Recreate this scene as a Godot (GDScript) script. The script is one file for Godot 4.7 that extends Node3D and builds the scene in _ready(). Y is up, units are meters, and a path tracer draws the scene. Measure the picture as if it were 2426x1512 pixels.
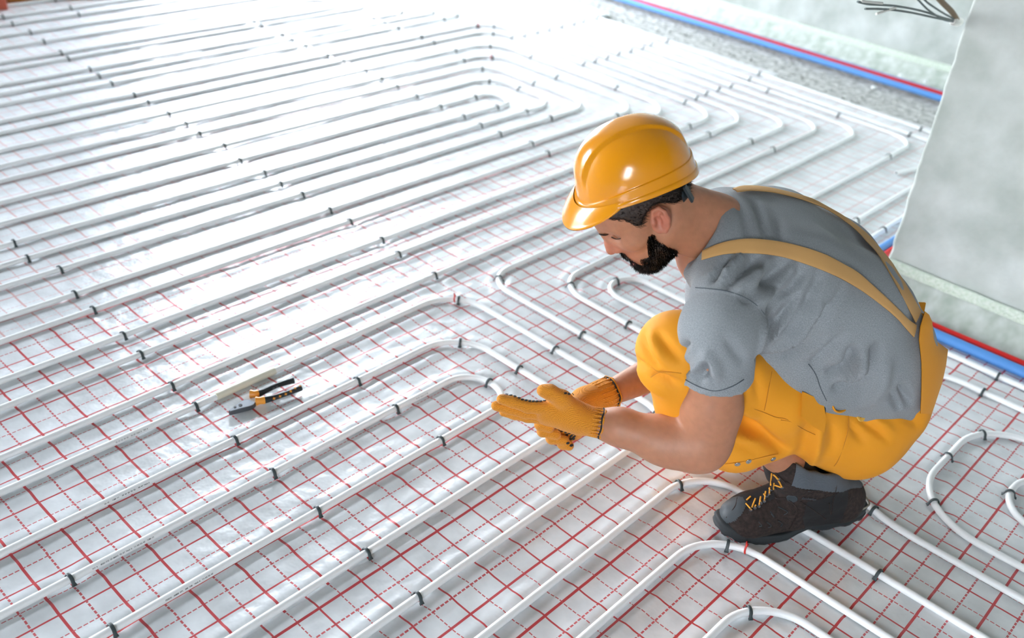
extends Node3D
# An installer squats on a floor laid with heating pipes. Units are metres; x runs along the long pipe runs, z towards the viewer, y up.

const PIPE_R := 0.008
var mats := {}
var rng := RandomNumberGenerator.new()
var pipes := []                      # every pipe's centre line, for the clips and for the dents in the foil
var clip_points: Array[Vector3] = []

func _ready() -> void:
	rng.seed = 7
	setup_view()
	make_materials()
	person_materials()
	build_room()
	lay_pipes()
	lay_foil()
	wall_services()
	debris()
	cable_bundle()
	pliers()
	person()

# ------------------------------------------------------------------ view and light
func setup_view() -> void:
	var cam := Camera3D.new()
	cam.name = "camera"
	cam.fov = 36.5
	cam.near = 0.05
	cam.far = 60.0
	add_child(cam)
	cam.transform = Transform3D(Basis(Vector3(0.68385, 0.08491, 0.72466), Vector3(0.33793, 0.84340, -0.41772), Vector3(-0.64665, 0.53054, 0.54806)).orthonormalized(), Vector3(-0.7396, 1.44675, 1.02557))
	cam.current = true
	var at := CameraAttributesPhysical.new()
	at.frustum_focal_length = 36.386      # 36.5 degrees on a 24 mm high sensor
	at.frustum_focus_distance = 1.86
	at.exposure_aperture = 3.2
	at.frustum_far = 60.0
	at.frustum_near = 0.05
	cam.attributes = at
	var we := WorldEnvironment.new()
	we.name = "environment"
	var e := Environment.new()
	var sky := Sky.new()
	var sm := ProceduralSkyMaterial.new()
	sm.sky_top_color = Color(0.90, 0.94, 1.0)
	sm.sky_horizon_color = Color(0.98, 0.99, 1.0)
	sm.sky_curve = 0.25
	sm.ground_horizon_color = Color(0.80, 0.82, 0.82)
	sm.ground_bottom_color = Color(0.55, 0.56, 0.55)
	sm.sky_energy_multiplier = 1.0
	sm.ground_energy_multiplier = 1.0
	sky.sky_material = sm
	e.background_mode = Environment.BG_SKY
	e.sky = sky
	e.background_energy_multiplier = 28.0
	e.tonemap_mode = Environment.TONE_MAPPER_LINEAR
	e.tonemap_exposure = 1.0
	e.sdfgi_enabled = true
	e.ssao_enabled = true
	e.ssil_enabled = true
	we.environment = e
	add_child(we)

# ------------------------------------------------------------------ helpers
func numbered(called: String) -> String:
	if not has_node(called):
		return called
	var k := 1
	while has_node("%s_%03d" % [called, k]):
		k += 1
	return "%s_%03d" % [called, k]

func tag(o: Node, label: String, category: String, group := "", kind := "") -> void:
	o.set_meta("label", label)
	if category: o.set_meta("category", category)
	if group: o.set_meta("group", group)
	if kind: o.set_meta("kind", kind)

func thing(called: String, label: String, category: String, at := Vector3.ZERO, group := "") -> Node3D:
	var o := Node3D.new()
	o.name = numbered(called)
	o.position = at
	tag(o, label, category, group)
	add_child(o)
	return o

func put(called: String, mesh: Mesh, mat: Material, parent: Node = self, label := "") -> MeshInstance3D:
	var o := MeshInstance3D.new()
	o.name = numbered(called) if parent == self else called
	o.mesh = mesh
	o.material_override = mat
	if label: o.set_meta("label", label)
	parent.add_child(o, true)
	return o

func structure(called: String, mesh: Mesh, mat: Material, label := "", at := Vector3.ZERO, parent: Node = self) -> MeshInstance3D:
	var o := put(called, mesh, mat, parent)
	o.position = at
	if parent == self:
		tag(o, label, "", "", "structure")
		o.name = called
	return o

func mat(name_: String, c: Color, rough := 0.6, metal := 0.0) -> StandardMaterial3D:
	var m := StandardMaterial3D.new()
	m.resource_name = name_
	m.albedo_color = c
	m.roughness = rough
	m.metallic = metal
	mats[name_] = m
	return m

func arrays(v: PackedVector3Array, n: PackedVector3Array, idx: PackedInt32Array, uv := PackedVector2Array(), col := PackedColorArray()) -> ArrayMesh:
	var a := []
	a.resize(Mesh.ARRAY_MAX)
	a[Mesh.ARRAY_VERTEX] = v
	a[Mesh.ARRAY_NORMAL] = n
	a[Mesh.ARRAY_INDEX] = idx
	if uv.size(): a[Mesh.ARRAY_TEX_UV] = uv
	if col.size(): a[Mesh.ARRAY_COLOR] = col
	var m := ArrayMesh.new()
	m.add_surface_from_arrays(Mesh.PRIMITIVE_TRIANGLES, a)
	return m

func normals_of(v: PackedVector3Array, idx: PackedInt32Array) -> PackedVector3Array:
	var n := PackedVector3Array()
	n.resize(v.size())
	for t in range(0, idx.size(), 3):
		var a := idx[t]
		var b := idx[t + 1]
		var c := idx[t + 2]
		var f := (v[c] - v[a]).cross(v[b] - v[a])
		n[a] += f
		n[b] += f
		n[c] += f
	for i in n.size():
		n[i] = n[i].normalized()
	return n

# a grid of points, row after row, as a smooth surface; rows may close on themselves
func grid_mesh(p: PackedVector3Array, rows: int, cols: int, closed := false, uv := PackedVector2Array(), flip := false, col := PackedColorArray()) -> ArrayMesh:
	var idx := PackedInt32Array()
	var last := cols if closed else cols - 1
	for r in rows - 1:
		for c in last:
			var a := r * cols + c
			var b := r * cols + (c + 1) % cols
			var d := a + cols
			var e := b + cols
			if flip:
				idx.append_array([a, d, b, b, d, e])
			else:
				idx.append_array([a, b, d, b, e, d])
	return arrays(p, normals_of(p, idx), idx, uv, col)

# tube along a path; radius may vary along it
func tube_mesh(path: PackedVector3Array, radius, sides := 12, caps := true, squash := Vector2.ONE, side := Vector3.UP) -> ArrayMesh:
	var v := PackedVector3Array()
	var n := PackedVector3Array()
	var uv := PackedVector2Array()
	var idx := PackedInt32Array()
	var count := path.size()
	var up := side
	var along := 0.0
	for i in count:
		var t := (path[mini(i + 1, count - 1)] - path[maxi(i - 1, 0)]).normalized()
		var s := t.cross(up)
		if s.length() < 0.01: s = t.cross(Vector3.RIGHT)
		s = s.normalized()
		up = s.cross(t).normalized()
		var r: float = radius[i] if radius is PackedFloat32Array or radius is Array else radius
		if i > 0: along += path[i].distance_to(path[i - 1])
		for k in sides + 1:
			var a := TAU * k / sides
			var d := s * cos(a) * squash.x + up * sin(a) * squash.y
			v.append(path[i] + d * r)
			n.append((s * cos(a) / squash.x + up * sin(a) / squash.y).normalized())
			uv.append(Vector2(float(k) / sides, along))
	var w := sides + 1
	for i in count - 1:
		for k in sides:
			var a := i * w + k
			idx.append_array([a, a + 1, a + w, a + 1, a + w + 1, a + w])
	if caps:
		for e in [0, count - 1]:
			var c := v.size()
			var t: Vector3 = (path[1] - path[0]).normalized() * -1.0 if e == 0 else (path[count - 1] - path[count - 2]).normalized()
			v.append(path[e]); n.append(t); uv.append(Vector2(0.5, 0))
			for k in w:
				v.append(v[e * w + k]); n.append(t); uv.append(Vector2(0.5, 0))
			for k in sides:
				if e == 0: idx.append_array([c, c + 2 + k, c + 1 + k])
				else: idx.append_array([c, c + 1 + k, c + 2 + k])
	return arrays(v, n, idx, uv)

# box with chamfered edges
func block_mesh(size: Vector3, bevel := 0.004) -> ArrayMesh:
	var h := size / 2.0
	var b := minf(bevel, minf(h.x, minf(h.y, h.z)) * 0.9)
	var st := SurfaceTool.new()
	st.begin(Mesh.PRIMITIVE_TRIANGLES)
	st.set_smooth_group(-1)
	var at := func(axis: int, s: Vector3) -> Vector3:
		var q := h - Vector3(b, b, b)
		q[axis] = h[axis]
		return q * s
	for axis in 3:
		var u := (axis + 1) % 3
		var w := (axis + 2) % 3
		for s in [-1.0, 1.0]:
			var f := []
			for k in [[-1, -1], [1, -1], [1, 1], [-1, 1]]:
				var sg := Vector3.ONE
				sg[axis] = s
				sg[u] = k[0]
				sg[w] = k[1]
				f.append(at.call(axis, sg))
			facet(st, f)
			for s2 in [-1.0, 1.0]:        # the chamfer between this axis and the next
				var e := []
				for k in [[axis, -1.0], [u, -1.0], [u, 1.0], [axis, 1.0]]:
					var sg := Vector3.ONE
					sg[axis] = s
					sg[u] = s2
					sg[w] = k[1]
					e.append(at.call(k[0], sg))
				facet(st, e)
	for k in 8:
		var sg := Vector3(1 if k & 1 else -1, 1 if k & 2 else -1, 1 if k & 4 else -1)
		facet(st, [at.call(0, sg), at.call(1, sg), at.call(2, sg)])
	st.generate_normals()
	return st.commit()

# a flat polygon that faces away from the origin (or from «mid»)
func facet(st: SurfaceTool, f: Array, mid := Vector3.ZERO) -> void:
	var n: Vector3 = (f[2] - f[0]).cross(f[1] - f[0])
	if n.dot(f[0] - mid) < 0.0: f.reverse()
	for q in range(1, f.size() - 1):
		st.add_vertex(f[0]); st.add_vertex(f[q]); st.add_vertex(f[q + 1])

# convex hull of a few points as flat triangles
func hull(st: SurfaceTool, pts: Array[Vector3]) -> void:
	var mid := Vector3.ZERO
	for p in pts: mid += p / pts.size()
	var done := {}
	for i in pts.size():
		for j in range(i + 1, pts.size()):
			for k in range(j + 1, pts.size()):
				var n := (pts[j] - pts[i]).cross(pts[k] - pts[i])
				if n.length() < 1e-12: continue
				n = n.normalized()
				var d := n.dot(pts[i])
				if n.dot(mid) > d:
					n = -n
					d = -d
				var key := "%.3f %.3f %.3f %.5f" % [n.x, n.y, n.z, d]
				if done.has(key): continue
				var on: Array[Vector3] = []
				var outside := false
				for p in pts:
					var e := n.dot(p) - d
					if e > 1e-6:
						outside = true
						break
					if e > -1e-6: on.append(p)
				if outside: continue
				done[key] = true
				var c := Vector3.ZERO
				for p in on: c += p / on.size()
				var u := (on[0] - c).normalized()
				var w := n.cross(u)
				on.sort_custom(func(a, b): return atan2((a - c).dot(w), (a - c).dot(u)) > atan2((b - c).dot(w), (b - c).dot(u)))
				for q in range(1, on.size() - 1):
					st.add_vertex(on[0]); st.add_vertex(on[q]); st.add_vertex(on[q + 1])

func joined(meshes: Array) -> ArrayMesh:
	var st := SurfaceTool.new()
	st.begin(Mesh.PRIMITIVE_TRIANGLES)
	for m in meshes:
		if m is Array: st.append_from(m[0], 0, m[1])
		else: st.append_from(m, 0, Transform3D.IDENTITY)
	return st.commit()

func noise(freq: float, seed_ := 1, octaves := 3) -> FastNoiseLite:
	var f := FastNoiseLite.new()
	f.noise_type = FastNoiseLite.TYPE_SIMPLEX_SMOOTH
	f.frequency = freq
	f.seed = seed_
	f.fractal_octaves = octaves
	return f

func noise_texture(freq: float, size: int, lo: Color, hi: Color, seed_ := 3, octaves := 4) -> NoiseTexture2D:
	var t := NoiseTexture2D.new()
	t.width = size
	t.height = size
	t.seamless = true
	t.noise = noise(freq, seed_, octaves)
	var g := Gradient.new()
	g.set_color(0, lo)
	g.set_color(1, hi)
	t.color_ramp = g
	return t

func bump_texture(freq: float, size: int, strength: float, seed_ := 5, octaves := 4) -> NoiseTexture2D:
	var t := NoiseTexture2D.new()
	t.width = size
	t.height = size
	t.seamless = true
	t.as_normal_map = true
	t.bump_strength = strength
	t.noise = noise(freq, seed_, octaves)
	return t

func tri(m: StandardMaterial3D, scale_: float, world := true) -> void:
	m.uv1_triplanar = true
	m.uv1_world_triplanar = world
	m.uv1_scale = Vector3.ONE * scale_

# ------------------------------------------------------------------ materials
func make_materials() -> void:
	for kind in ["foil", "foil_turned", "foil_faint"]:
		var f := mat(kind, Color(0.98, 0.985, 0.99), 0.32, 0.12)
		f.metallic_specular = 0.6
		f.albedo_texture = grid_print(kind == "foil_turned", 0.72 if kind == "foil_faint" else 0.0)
		f.normal_enabled = true
		f.normal_scale = 0.5
		f.normal_texture = bump_texture(0.012, 1024, 5.0, 21, 4)
	mat("pipe", Color(0.93, 0.94, 0.94), 0.38)
	mat("sleeve", Color(0.86, 0.85, 0.78), 0.45)
	mat("clip", Color(0.22, 0.26, 0.27), 0.5)
	mat("red_tie", Color(0.80, 0.13, 0.08), 0.4)
	mat("ink", Color(0.25, 0.27, 0.29), 0.6)
	var c := mat("concrete", Color(1, 1, 1), 0.85)
	c.albedo_texture = noise_texture(0.006, 1024, Color(0.64, 0.67, 0.645), Color(0.80, 0.82, 0.81), 8, 5)
	c.normal_enabled = true
	c.normal_texture = bump_texture(0.02, 512, 3.0, 9, 5)
	c.normal_scale = 0.5
	tri(c, 0.7)
	var d := mat("plaster", Color(0.47, 0.475, 0.47), 0.9)
	tri(d, 1.0)
	var s := mat("slab", Color(1, 1, 1), 0.95)
	s.albedo_texture = noise_texture(0.02, 512, Color(0.56, 0.565, 0.55), Color(0.88, 0.885, 0.87), 12, 5)
	s.normal_enabled = true
	s.normal_texture = bump_texture(0.05, 512, 8.0, 13, 5)
	tri(s, 2.0)
	mat("foam", Color(0.92, 0.94, 0.94), 0.9)
	var g := mat("green_foam", Color(1, 1, 1), 0.8)
	g.albedo_texture = noise_texture(0.05, 256, Color(0.74, 0.81, 0.73), Color(0.89, 0.915, 0.885), 15, 3)
	g.normal_enabled = true
	g.normal_texture = bump_texture(0.06, 256, 6.0, 16, 3)
	tri(g, 6.0)
	var k := mat("film", Color(1, 1, 1), 0.35)
	k.albedo_texture = noise_texture(0.02, 256, Color(0.60, 0.65, 0.60), Color(0.86, 0.88, 0.87), 17, 3)
	tri(k, 3.0)
	mat("red_pipe", Color(0.78, 0.08, 0.08), 0.45)
	mat("blue_pipe", Color(0.33, 0.56, 0.82), 0.45)
	mat("wire", Color(0.42, 0.46, 0.46), 0.6)
	mat("conduit", Color(0.52, 0.45, 0.36), 0.7)
	mat("bare_wire", Color(0.88, 0.88, 0.86), 0.6)
	mat("brick", Color(0.72, 0.35, 0.27), 0.9)
	mat("wood", Color(0.70, 0.46, 0.24), 0.8)

# the red grid printed on one square metre of foil: solid lines every 10 cm, dashed ones between
func grid_print(turned: bool, fade: float) -> ImageTexture:
	var size := 2048
	var im: Image = noise(0.004, 31, 5).get_seamless_image(size, size)
	im.convert(Image.FORMAT_RGB8)
	im.adjust_bcs(1.0, 0.75, 1.0)
	var veil := Image.create(size, size, false, Image.FORMAT_RGBA8)
	veil.fill(Color(0.955, 0.965, 0.972, 0.84))
	im.convert(Image.FORMAT_RGBA8)
	im.blend_rect(veil, Rect2i(0, 0, size, size), Vector2i.ZERO)
	var px := size / 1.0
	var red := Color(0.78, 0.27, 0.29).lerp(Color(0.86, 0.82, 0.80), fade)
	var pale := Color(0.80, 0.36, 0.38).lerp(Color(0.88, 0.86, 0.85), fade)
	for k in 20:
		var at := int(round(k * 0.05 * px))
		for dir in 2:
			var thick := (dir == 0) != turned
			var w := (11 if thick else 8) if k % 2 == 0 else (8 if thick else 5)
			for start in [at - w / 2, at - w / 2 + size]:
				if k % 2 == 0:
					stripe(im, dir, start, w, 0, size, red)
				else:
					var p := 0
					while p < size:
						stripe(im, dir, start, w, p + 3, 17, pale)
						p += 23
	im.convert(Image.FORMAT_RGB8)
	return ImageTexture.create_from_image(im)

func stripe(im: Image, dir: int, at: int, w: int, from: int, length: int, c: Color) -> void:
	if dir == 0: im.fill_rect(Rect2i(at, from, w, length), c)
	else: im.fill_rect(Rect2i(from, at, length, w), c)

# ------------------------------------------------------------------ the room
func build_room() -> void:
	structure("floor", block_mesh(Vector3(8.6, 0.2, 8.4), 0.01), mats.slab, "rough grey concrete slab showing between the foil and the wall", Vector3(0.75, -0.122, -0.8))
	structure("ceiling", block_mesh(Vector3(8.6, 0.2, 8.4), 0.01), mats.plaster, "bare grey concrete ceiling above the room", Vector3(0.75, 3.0, -0.8))
	structure("wall_right", rough_block(), mats.concrete, "pale concrete wall block with greenish stains behind the worker")
	pierced_wall("wall_far_right", Vector3(4.60, 1.45, -2.3), 4.9, 0.3, -PI / 2, [], "concrete", "stained concrete wall behind the red and blue pipes")
	pierced_wall("wall_back", Vector3(0.75, 1.45, -4.75), 8.4, 0.3, 0.0, [[-3.05, -0.75, 0.1, 2.7], [2.15, 4.40, 0.06, 2.6]])
	pierced_wall("wall_left", Vector3(-3.3, 1.45, -0.8), 8.2, 0.3, PI / 2, [[-3.6, -2.5, 0.5, 2.6]])
	pierced_wall("wall_front", Vector3(0.75, 1.45, 3.15), 8.4, 0.3, 0.0, [])

# the cast block at the right: a face towards the room and an end face, with an uneven arris between them
func rough_block() -> ArrayMesh:
	var f := noise(5.0, 81, 4)
	var g := noise(0.8, 82, 2)
	var p := PackedVector3Array()
	var line: Array[Vector2] = []
	for k in 24: line.append(Vector2(2.10, lerpf(3.0, 0.20, pow(k / 23.0, 0.7))))
	for k in 9:
		var a := PI / 2.0 * k / 8.0
		line.append(Vector2(2.10 + 0.010 * (1.0 - cos(a)), 0.13 + 0.010 * (1.0 - sin(a))))
	for k in 10: line.append(Vector2(lerpf(2.16, 4.75, k / 9.0), 0.13))
	line.append(Vector2(4.75, 3.0))
	var rows := 120
	for r in rows + 1:
		var y := lerpf(-0.05, 2.95, float(r) / rows)
		for q in line:
			var at_arris := exp(-Vector2(q.x - 2.10, q.y - 0.13).length_squared() / 0.0012)
			var w := f.get_noise_3d(q.x, y, q.y) * 0.0015 + g.get_noise_3d(q.x, y, q.y) * 0.003
			var chip := absf(f.get_noise_2d(y * 2.0, 3.0)) * 0.010 * at_arris
			p.append(Vector3(q.x + w + chip * 0.5, y, q.y + w + chip))
	return grid_mesh(p, rows + 1, line.size(), true)

# a wall along x (or z) cut by openings [from, to, sill, head] measured along it from the wall's middle
func pierced_wall(called: String, at: Vector3, length: float, thick: float, turn: float, holes: Array, skin := "plaster", label := "plastered wall with open window holes outside the view") -> void:
	var parts := []
	var x := -length / 2.0
	for h in holes:
		var a: float = h[0] - (at.x if turn == 0.0 else 0.0)
		var b: float = h[1] - (at.x if turn == 0.0 else 0.0)
		parts.append([block_mesh(Vector3(a - x, 3.0, thick), 0.006), Transform3D(Basis(), Vector3((a + x) / 2, 0, 0))])
		parts.append([block_mesh(Vector3(b - a, h[2], thick), 0.006), Transform3D(Basis(), Vector3((a + b) / 2, -1.5 + h[2] / 2, 0))])
		parts.append([block_mesh(Vector3(b - a, 3.0 - h[3], thick), 0.006), Transform3D(Basis(), Vector3((a + b) / 2, (h[3] + 3.0) / 2 - 1.5, 0))])
		x = b
	parts.append([block_mesh(Vector3(length / 2 - x, 3.0, thick), 0.006), Transform3D(Basis(), Vector3((length / 2 + x) / 2, 0, 0))])
	var o := structure(called, joined(parts), mats[skin], label, at)
	o.rotation.y = turn

# ------------------------------------------------------------------ pipes and clips
# a centre line with rounded corners; each corner is [x, z, radius]
func rounded(corners: Array, y: float, wander := 0.0025) -> PackedVector3Array:
	var raw := PackedVector3Array()
	var count := corners.size()
	for i in count:
		var p := Vector3(corners[i][0], y, corners[i][1])
		if i == 0 or i == count - 1:
			raw.append(p)
			continue
		var a := Vector3(corners[i - 1][0], y, corners[i - 1][1])
		var b := Vector3(corners[i + 1][0], y, corners[i + 1][1])
		var da := (a - p).normalized()
		var db := (b - p).normalized()
		var half := da.angle_to(db) / 2.0
		var r: float = corners[i][2]
		var cut := r / tan(half)
		var c := p + (da + db).normalized() * r / sin(half)
		var from := p + da * cut - c
		var to := p + db * cut - c
		var steps := 12
		for k in steps + 1:
			raw.append(c + from.slerp(to, float(k) / steps))
	var out := PackedVector3Array()
	var f := noise(0.9, int(absf(corners[0][1]) * 1000.0) + count, 1)
	for i in raw.size():
		if i > 0:
			var n := int(raw[i].distance_to(raw[i - 1]) / 0.08)
			for k in n:
				out.append(raw[i - 1].lerp(raw[i], float(k + 1) / (n + 1)))
		out.append(raw[i])
	for i in out.size():
		out[i] += Vector3(f.get_noise_2d(out[i].x, out[i].z + 7.0), 0.0, f.get_noise_2d(out[i].x + 31.0, out[i].z)) * wander
	return out

func pipe(label: String, corners: Array, clips: Array, short: String) -> void:
	var path := rounded(corners, PIPE_R)
	pipes.append(path)
	var t := thing("heating_pipe", label, "pipe", Vector3.ZERO, "white floor heating pipes")
	put("tube", tube_mesh(path, PIPE_R, 12), mats.pipe, t)
	for k in (PRINT.get(short, []) as Array).size(): pipe_print(t, path, PRINT[short][k])
	if short == "pipe bent at the red tie above the pliers":
		var piece := PackedVector3Array()
		for k in 9: piece.append(nearest_on(path, Vector3(lerpf(0.205, 0.371, k / 8.0), PIPE_R, -0.662))[0] + Vector3(0, 0.0008, 0))
		put("sleeve", tube_mesh(piece, 0.0096, 14), mats.sleeve, t, "yellowed sleeve on the pipe")
	for i in clips.size():
		clip_on(path, clips[i], short, i)

# where pipes carry their printed line: short name -> [x, z, text]
const PRINT := {
	"hairpin at the fingertips": [[-0.26, -0.355, "304 m   MEBU-FIX OT-MADES PE-RT 16x2.0  11-06-05-47  TIMF-11"], [-0.20, -0.20, "PENDRE  ANMED KPS  UWN CAM  16x2.0  11-06-05-47"], [0.56, -0.362, "PE-RT 16x2.0 11-06"]],
	"pipe just below the pliers": [[-0.16, -0.50, "05-47   TIMF-11   00 01 03 00 02   PE-RT 16x2.0"]],
	"pipe bent at the red tie above the pliers": [[-0.05, -0.662, "00 01 03 00 02   PE-RT 16x2.0  303 m"]],
	"curved pipe at the bottom edge": [[0.40, 0.552, "0.2 19 16 MON 11.05"]],
}

func pipe_print(t: Node3D, path: PackedVector3Array, what: Array) -> void:
	var near := nearest_on(path, Vector3(what[0], PIPE_R, what[1]))
	var tm := TextMesh.new()
	tm.text = what[2]
	var font := SystemFont.new()
	font.font_names = PackedStringArray(["Droid Sans Mono"])
	tm.font = font
	tm.font_size = 16
	tm.pixel_size = 0.00022
	tm.depth = 0.0006
	tm.horizontal_alignment = HORIZONTAL_ALIGNMENT_LEFT
	var o := put("printed_line", tm, mats.ink, t)
	var d := Vector3.RIGHT if absf(near[1].x) > 0.5 else near[1] as Vector3
	var n := Vector3(0, 0.42, 0.907)
	o.transform = Transform3D(Basis(d, n.cross(d), n), near[0] + n * (PIPE_R - 0.0001))

func nearest_on(path: PackedVector3Array, p: Vector3) -> Array:
	var best := 1e9
	var where := Vector3.ZERO
	var dir := Vector3.RIGHT
	for i in path.size() - 1:
		var q := Geometry3D.get_closest_point_to_segment(p, path[i], path[i + 1])
		var d := q.distance_squared_to(p)
		if d < best:
			best = d
			where = q
			dir = (path[i + 1] - path[i]).normalized()
	return [where, dir]

const ORDER := ["first", "second", "third", "fourth", "fifth", "sixth", "seventh", "eighth", "ninth", "tenth", "eleventh", "twelfth", "thirteenth", "fourteenth"]
var clip_proto: MeshInstance3D

func clip_on(path: PackedVector3Array, at: Vector2, short: String, i: int) -> void:
	var near := nearest_on(path, Vector3(at.x, PIPE_R, at.y))
	var o: MeshInstance3D
	if clip_proto == null:
		clip_proto = put("pipe_clip", clip_mesh(), mats.clip)
		o = clip_proto
	else:
		o = clip_proto.duplicate()
		o.name = numbered("pipe_clip")
		add_child(o)
	tag(o, "grey plastic clip, %s along the %s" % [ORDER[i], short], "pipe clip", "grey clips pinning the pipes")
	var lean := rng.randf_range(-0.14, 0.14)
	var d: Vector3 = near[1]
	o.transform = Transform3D(Basis.looking_at(d, Vector3.UP).rotated(Vector3.UP, lean), Vector3(near[0].x, 0, near[0].z))
	clip_points.append(Vector3(near[0].x, 0, near[0].z))

# a U-shaped strap over the pipe with barbed feet; the pipe runs along its z
func clip_mesh() -> ArrayMesh:
	var prof: Array[Vector2] = [Vector2(0.0155, 0.0005), Vector2(0.0125, 0.0022), Vector2(0.0108, 0.006)]
	for k in 9:
		var a := PI * k / 8.0
		prof.append(Vector2(cos(a) * 0.0096, PIPE_R + 0.0008 + sin(a) * 0.0093))
	prof.append_array([Vector2(-0.0108, 0.006), Vector2(-0.0125, 0.0022), Vector2(-0.0155, 0.0005)])
	var p := PackedVector3Array()
	var ring: Array[Vector2] = [Vector2(-1, 0), Vector2(-1, 0.7), Vector2(-0.6, 1), Vector2(0.6, 1), Vector2(1, 0.7), Vector2(1, 0)]
	for i in prof.size():
		var t := (prof[mini(i + 1, prof.size() - 1)] - prof[maxi(i - 1, 0)]).normalized()
		var n := Vector2(t.y, -t.x)
		var w := 0.0034 if i > 1 and i < prof.size() - 2 else 0.0046
		for r in ring:
			var q := prof[i] + n * r.y * 0.0024
			p.append(Vector3(q.x, maxf(q.y, 0.0), r.x * w))
	return grid_mesh(p, prof.size(), ring.size(), true, PackedVector2Array(), true)

func v2(list: Array) -> Array:
	var out := []
	for i in range(0, list.size(), 2): out.append(Vector2(list[i], list[i + 1]))
	return out

func lay_pipes() -> void:
	pipe("white heating pipe of the innermost loop at the top edge of the floor", [[-2.4, -3.41, 0], [2.6, -3.42, 0.085], [2.6, -3.235, 0.085], [-2.4, -3.23, 0]], v2([1.06, -3.40, 2.04, -3.22, 1.05, -3.22]), "innermost top loop")
	pipe("white heating pipe looping second from the inside at the top of the floor", [[-2.4, -3.575, 0], [2.76, -3.58, 0.13], [2.76, -3.165, 0.13], [-2.4, -3.11, 0]], v2([1.07, -3.58, 2.03, -3.12, 1.04, -3.11]), "second loop at the top")
	pipe("white heating pipe looping third from the inside at the top of the floor", [[-2.4, -3.74, 0], [2.89, -3.74, 0.14], [2.89, -2.985, 0.14], [-2.4, -2.955, 0]], v2([1.06, -3.74, 1.38, -3.70, 2.83, -3.00, 2.61, -2.96, 2.03, -2.95, 1.05, -2.95]), "third loop at the top")
	pipe("white heating pipe looping fourth from the inside at the top of the floor", [[-2.4, -3.865, 0], [3.04, -3.87, 0.14], [3.04, -2.895, 0.14], [-2.4, -2.84, 0]], v2([1.07, -3.85, 1.40, -3.83, 2.98, -2.90, 2.61, -2.86, 2.02, -2.84, 1.04, -2.83]), "fourth loop at the top")
	pipe("white heating pipe of the outermost far loop, starting beside the orange bricks", [[-2.4, -4.03, 0], [3.13, -4.04, 0.14], [3.13, -2.79, 0.14], [-2.4, -2.728, 0]], v2([1.40, -3.96, 3.06, -2.78, 2.94, -2.76, 2.61, -2.76, 2.02, -2.73, 1.04, -2.73]), "outermost loop at the top")
	pipe("white heating pipe with the tight hairpin turn at the heart of the middle loops", [[-2.4, -1.809, 0], [2.305, -1.812, 0.064], [2.305, -1.672, 0.064], [-2.4, -1.679, 0]], v2([1.02, -1.79, 2.00, -1.80, 2.21, -1.81, 2.20, -1.66, 2.00, -1.65, 1.03, -1.65, 0.17, -1.66]), "hairpin of the middle loops")
	pipe("white heating pipe looping just round the hairpin of the middle loops", [[-2.4, -1.941, 0], [2.462, -1.96, 0.13], [2.465, -1.56, 0.12], [-2.4, -1.572, 0]], v2([1.05, -1.94, 2.00, -1.94, 2.42, -1.93, 2.45, -1.78, 2.27, -1.56, 1.99, -1.55, 1.02, -1.54, 0.16, -1.56]), "loop just round the hairpin")
	pipe("white heating pipe looping third from the middle hairpin, above the hard hat", [[-2.4, -2.11, 0], [2.57, -2.1, 0.14], [2.58, -1.45, 0.13], [-2.4, -1.461, 0]], v2([1.04, -2.10, 2.01, -2.09, 2.53, -2.09, 2.56, -1.79, 2.30, -1.46, 1.99, -1.45, 1.03, -1.44, 0.20, -1.45]), "third middle loop")
	pipe("white heating pipe looping fourth from the middle hairpin, above the hard hat", [[-2.4, -2.219, 0], [2.73, -2.215, 0.16], [2.745, -1.305, 0.14], [-2.4, -1.305, 0]], v2([1.05, -2.21, 2.02, -2.21, 2.53, -2.21, 2.71, -2.19, 2.71, -1.79, 2.57, -1.32, 2.02, -1.30, 1.03, -1.29, 0.17, -1.30]), "fourth middle loop")
	pipe("white heating pipe looping fifth from the middle hairpin, behind the hard hat", [[-2.4, -2.338, 0], [2.865, -2.345, 0.16], [2.86, -1.2, 0.17], [-2.4, -1.2, 0]], v2([1.05, -2.33, 2.03, -2.32, 2.60, -2.34, 2.82, -2.32, 2.85, -2.07, 2.82, -1.53, 2.00, -1.20, 1.03, -1.19, 0.17, -1.20]), "fifth middle loop")
	pipe("white heating pipe looping sixth from the middle hairpin, behind the hard hat", [[-2.4, -2.482, 0], [3.03, -2.505, 0.15], [2.98, -1.045, 0.15], [-2.4, -1.04, 0]], v2([1.05, -2.47, 2.03, -2.47, 2.60, -2.49, 2.99, -2.46, 3.01, -2.35, 2.98, -1.85, 2.96, -1.23, 2.74, -1.05, 1.03, -1.04, 0.17, -1.03]), "sixth middle loop")
	pipe("white heating pipe of the outermost middle loop, passing under the hard hat brim", [[-2.4, -2.586, 0], [3.12, -2.61, 0.15], [3.075, -0.937, 0.16], [-2.4, -0.94, 0]], v2([1.05, -2.57, 2.02, -2.58, 2.61, -2.60, 3.01, -2.61, 3.10, -2.56, 3.11, -2.34, 3.08, -1.85, 3.07, -1.23, 2.73, -0.94, 1.01, -0.93, 0.16, -0.93]), "outermost middle loop")
	pipe("white heating pipe running straight behind the face, then turning away along the wall", [[-2.4, -0.764, 0], [3.165, -0.785, 0.12], [3.27, -4.2, 0]], v2([0.15, -0.76, 1.01, -0.77, 2.82, -0.78, 3.17, -1.24, 3.19, -1.85, 3.21, -2.34]), "pipe behind the face")
	pipe("white heating pipe just above the pliers, bent by a red tie toward the gloves", [[-2.4, -0.662, 0], [0.995, -0.672, 0.12], [0.992, 0.107, 0.09], [-2.4, 0.105, 0]], v2([0.15, -0.65, 0.97, -0.63, 0.99, -0.28, 0.96, 0.06, 0.15, 0.11]), "pipe bent at the red tie above the pliers")
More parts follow.
